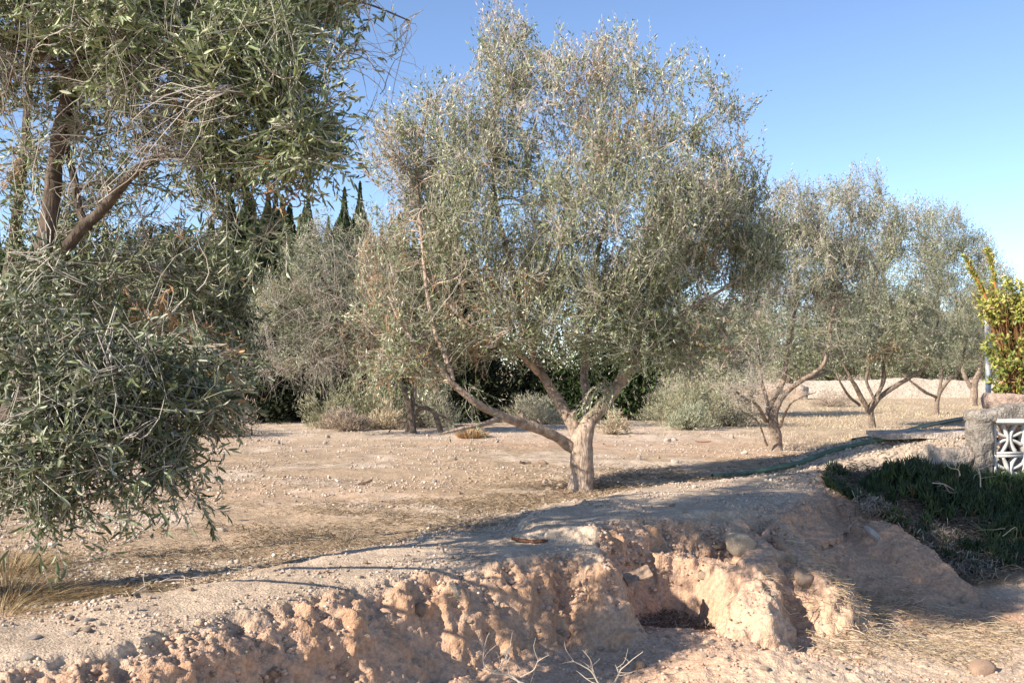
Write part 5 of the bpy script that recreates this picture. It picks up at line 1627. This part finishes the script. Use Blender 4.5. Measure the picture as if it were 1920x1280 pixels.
dead_branch('forked brown stick standing in the dead litter', [[g(1758, 1035), g(1760, 1028, .05), g(1763, 1012, .09)], [g(1760, 1028, .05), g(1750, 1015, .08)]], .010, (.42, .30, .22), 11, side=1)
dead_branch('bare twigs among the litter at the left of the lower straw', [[g(1560, 1200), g(1600, 1190, .03), g(1640, 1200), g(1700, 1192)], [g(1600, 1190, .03), g(1570, 1175, .03), g(1530, 1160)]], .005, (.50, .42, .33), 12, side=8)
dead_branch('dark fallen branch across the straw at lower right', [[g(1602, 1170), g(1612, 1190, .02), g(1620, 1205)], [g(1612, 1190, .02), g(1640, 1200, .02), g(1660, 1196)]], .006, (.25, .18, .13), 13, side=4)
dead_branch('bent dry stalk above the dark succulents at the right edge', [[at_d(1880, 1005, 8.9), at_d(1904, 988, 8.9), at_d(1906, 1010, 8.9)], [at_d(1885, 990, 8.9), at_d(1830, 994, 8.9)]], .004, (.40, .36, .24), 14, side=1)

# chips of bark and wood
def chip(label, px, py, wpx, ax, col, seed, rotz, tilt=(0, 0), name='bark_chip', cat='bark chip'):
    p = on_ground(px, py)
    s = wpx * p[1] / FPX / 2
    n = 24
    t = np.linspace(-1, 1, n)
    prof = (1 - np.abs(t) ** 3) * (.7 + .3 * vnoise(np.stack([t * 4, t * 0, t * 0], -1), seed))
    m = 9
    u = np.linspace(-1, 1, m)
    T, U = np.meshgrid(t, u, indexing='ij')
    Wd = prof[:, None] * U
    top = np.stack([T, Wd * ax[1], .5 * ax[2] * (1 - U ** 2) + .3 * ax[2] * vnoise(np.stack([T * 5, U * 5, T * 0], -1), seed) + .1 * T ** 2], -1)
    bot = top - [0, 0, .35 * ax[2]]
    I = np.arange(n * m).reshape(n, m)
    Ft = np.stack([I[:-1, :-1], I[1:, :-1], I[1:, 1:], I[:-1, 1:]], -1).reshape(-1, 4)
    Fb = Ft[:, ::-1] + n * m
    e = np.concatenate([I[0, :], I[1:, -1], I[-1, -2::-1], I[-2:0:-1, 0]])
    e2 = np.roll(e, -1)
    Fs = np.stack([e, e2, e2 + n * m, e + n * m], -1)
    a = Acc()
    V = np.concatenate([top.reshape(-1, 3), bot.reshape(-1, 3)])
    a.add(V, np.concatenate([Ft, Fb, Fs]), np.asarray(col)[None] * (1 + .3 * vnoise(V * [3, 14, 3], seed))[:, None])
    o = link(name, a.mesh(name, M_BARK))
    o.location = (p[0], p[1], p[2] + s * ax[2] * .3 + .004)
    o.scale = (s, s, s)
    o.rotation_euler = (tilt[0], tilt[1], rotz)
    tag(o, label, cat)
chip('reddish brown piece of bark lying on the gravel in front of the raised block', 993, 1017, 68, (1, .16, .16), (.26, .13, .08), 1, -.05, (0, .06))
chip('dark brown wood chip on the open field left of centre', 683, 908, 34, (1, .35, .25), (.20, .13, .10), 2, .5, (.3, -.25), 'wood_chip', 'wood chip')
chip('thin orange-red slat lying before the many-stemmed olive', 1318, 830, 30, (1, .12, .12), (.42, .16, .09), 3, .05, (0, 0), 'wood_strip', 'wood strip')
chip('dark twiggy scrap on the field left of the many-stemmed olive', 985, 870, 22, (1, .4, .4), (.16, .12, .10), 4, .2, (0, .1), 'wood_chip', 'wood chip')
# slab of crusted earth jutting over the pit
p = at_d(1196, 1078, 7.0)
o = link('earth_slab', box_mesh('earth_slab', -.10, .10, -.07, .07, -.012, .012, M_STONE, (.33, .23, .16), res=.02, amp=.012, seed=55, bev=.011))
o.location = (p[0], p[1], p[2])
o.rotation_euler = (.35, -.30, .15)
tag(o, 'thin tilted slab of crusted earth jutting over the dark pit', 'earth slab')

for o in COL.objects:
    if o.type == 'MESH' and not o.name.startswith('ground'):
        pass
print('objects', len(COL.objects), 'faces', sum(len(o.data.polygons) for o in COL.objects if o.type == 'MESH'))
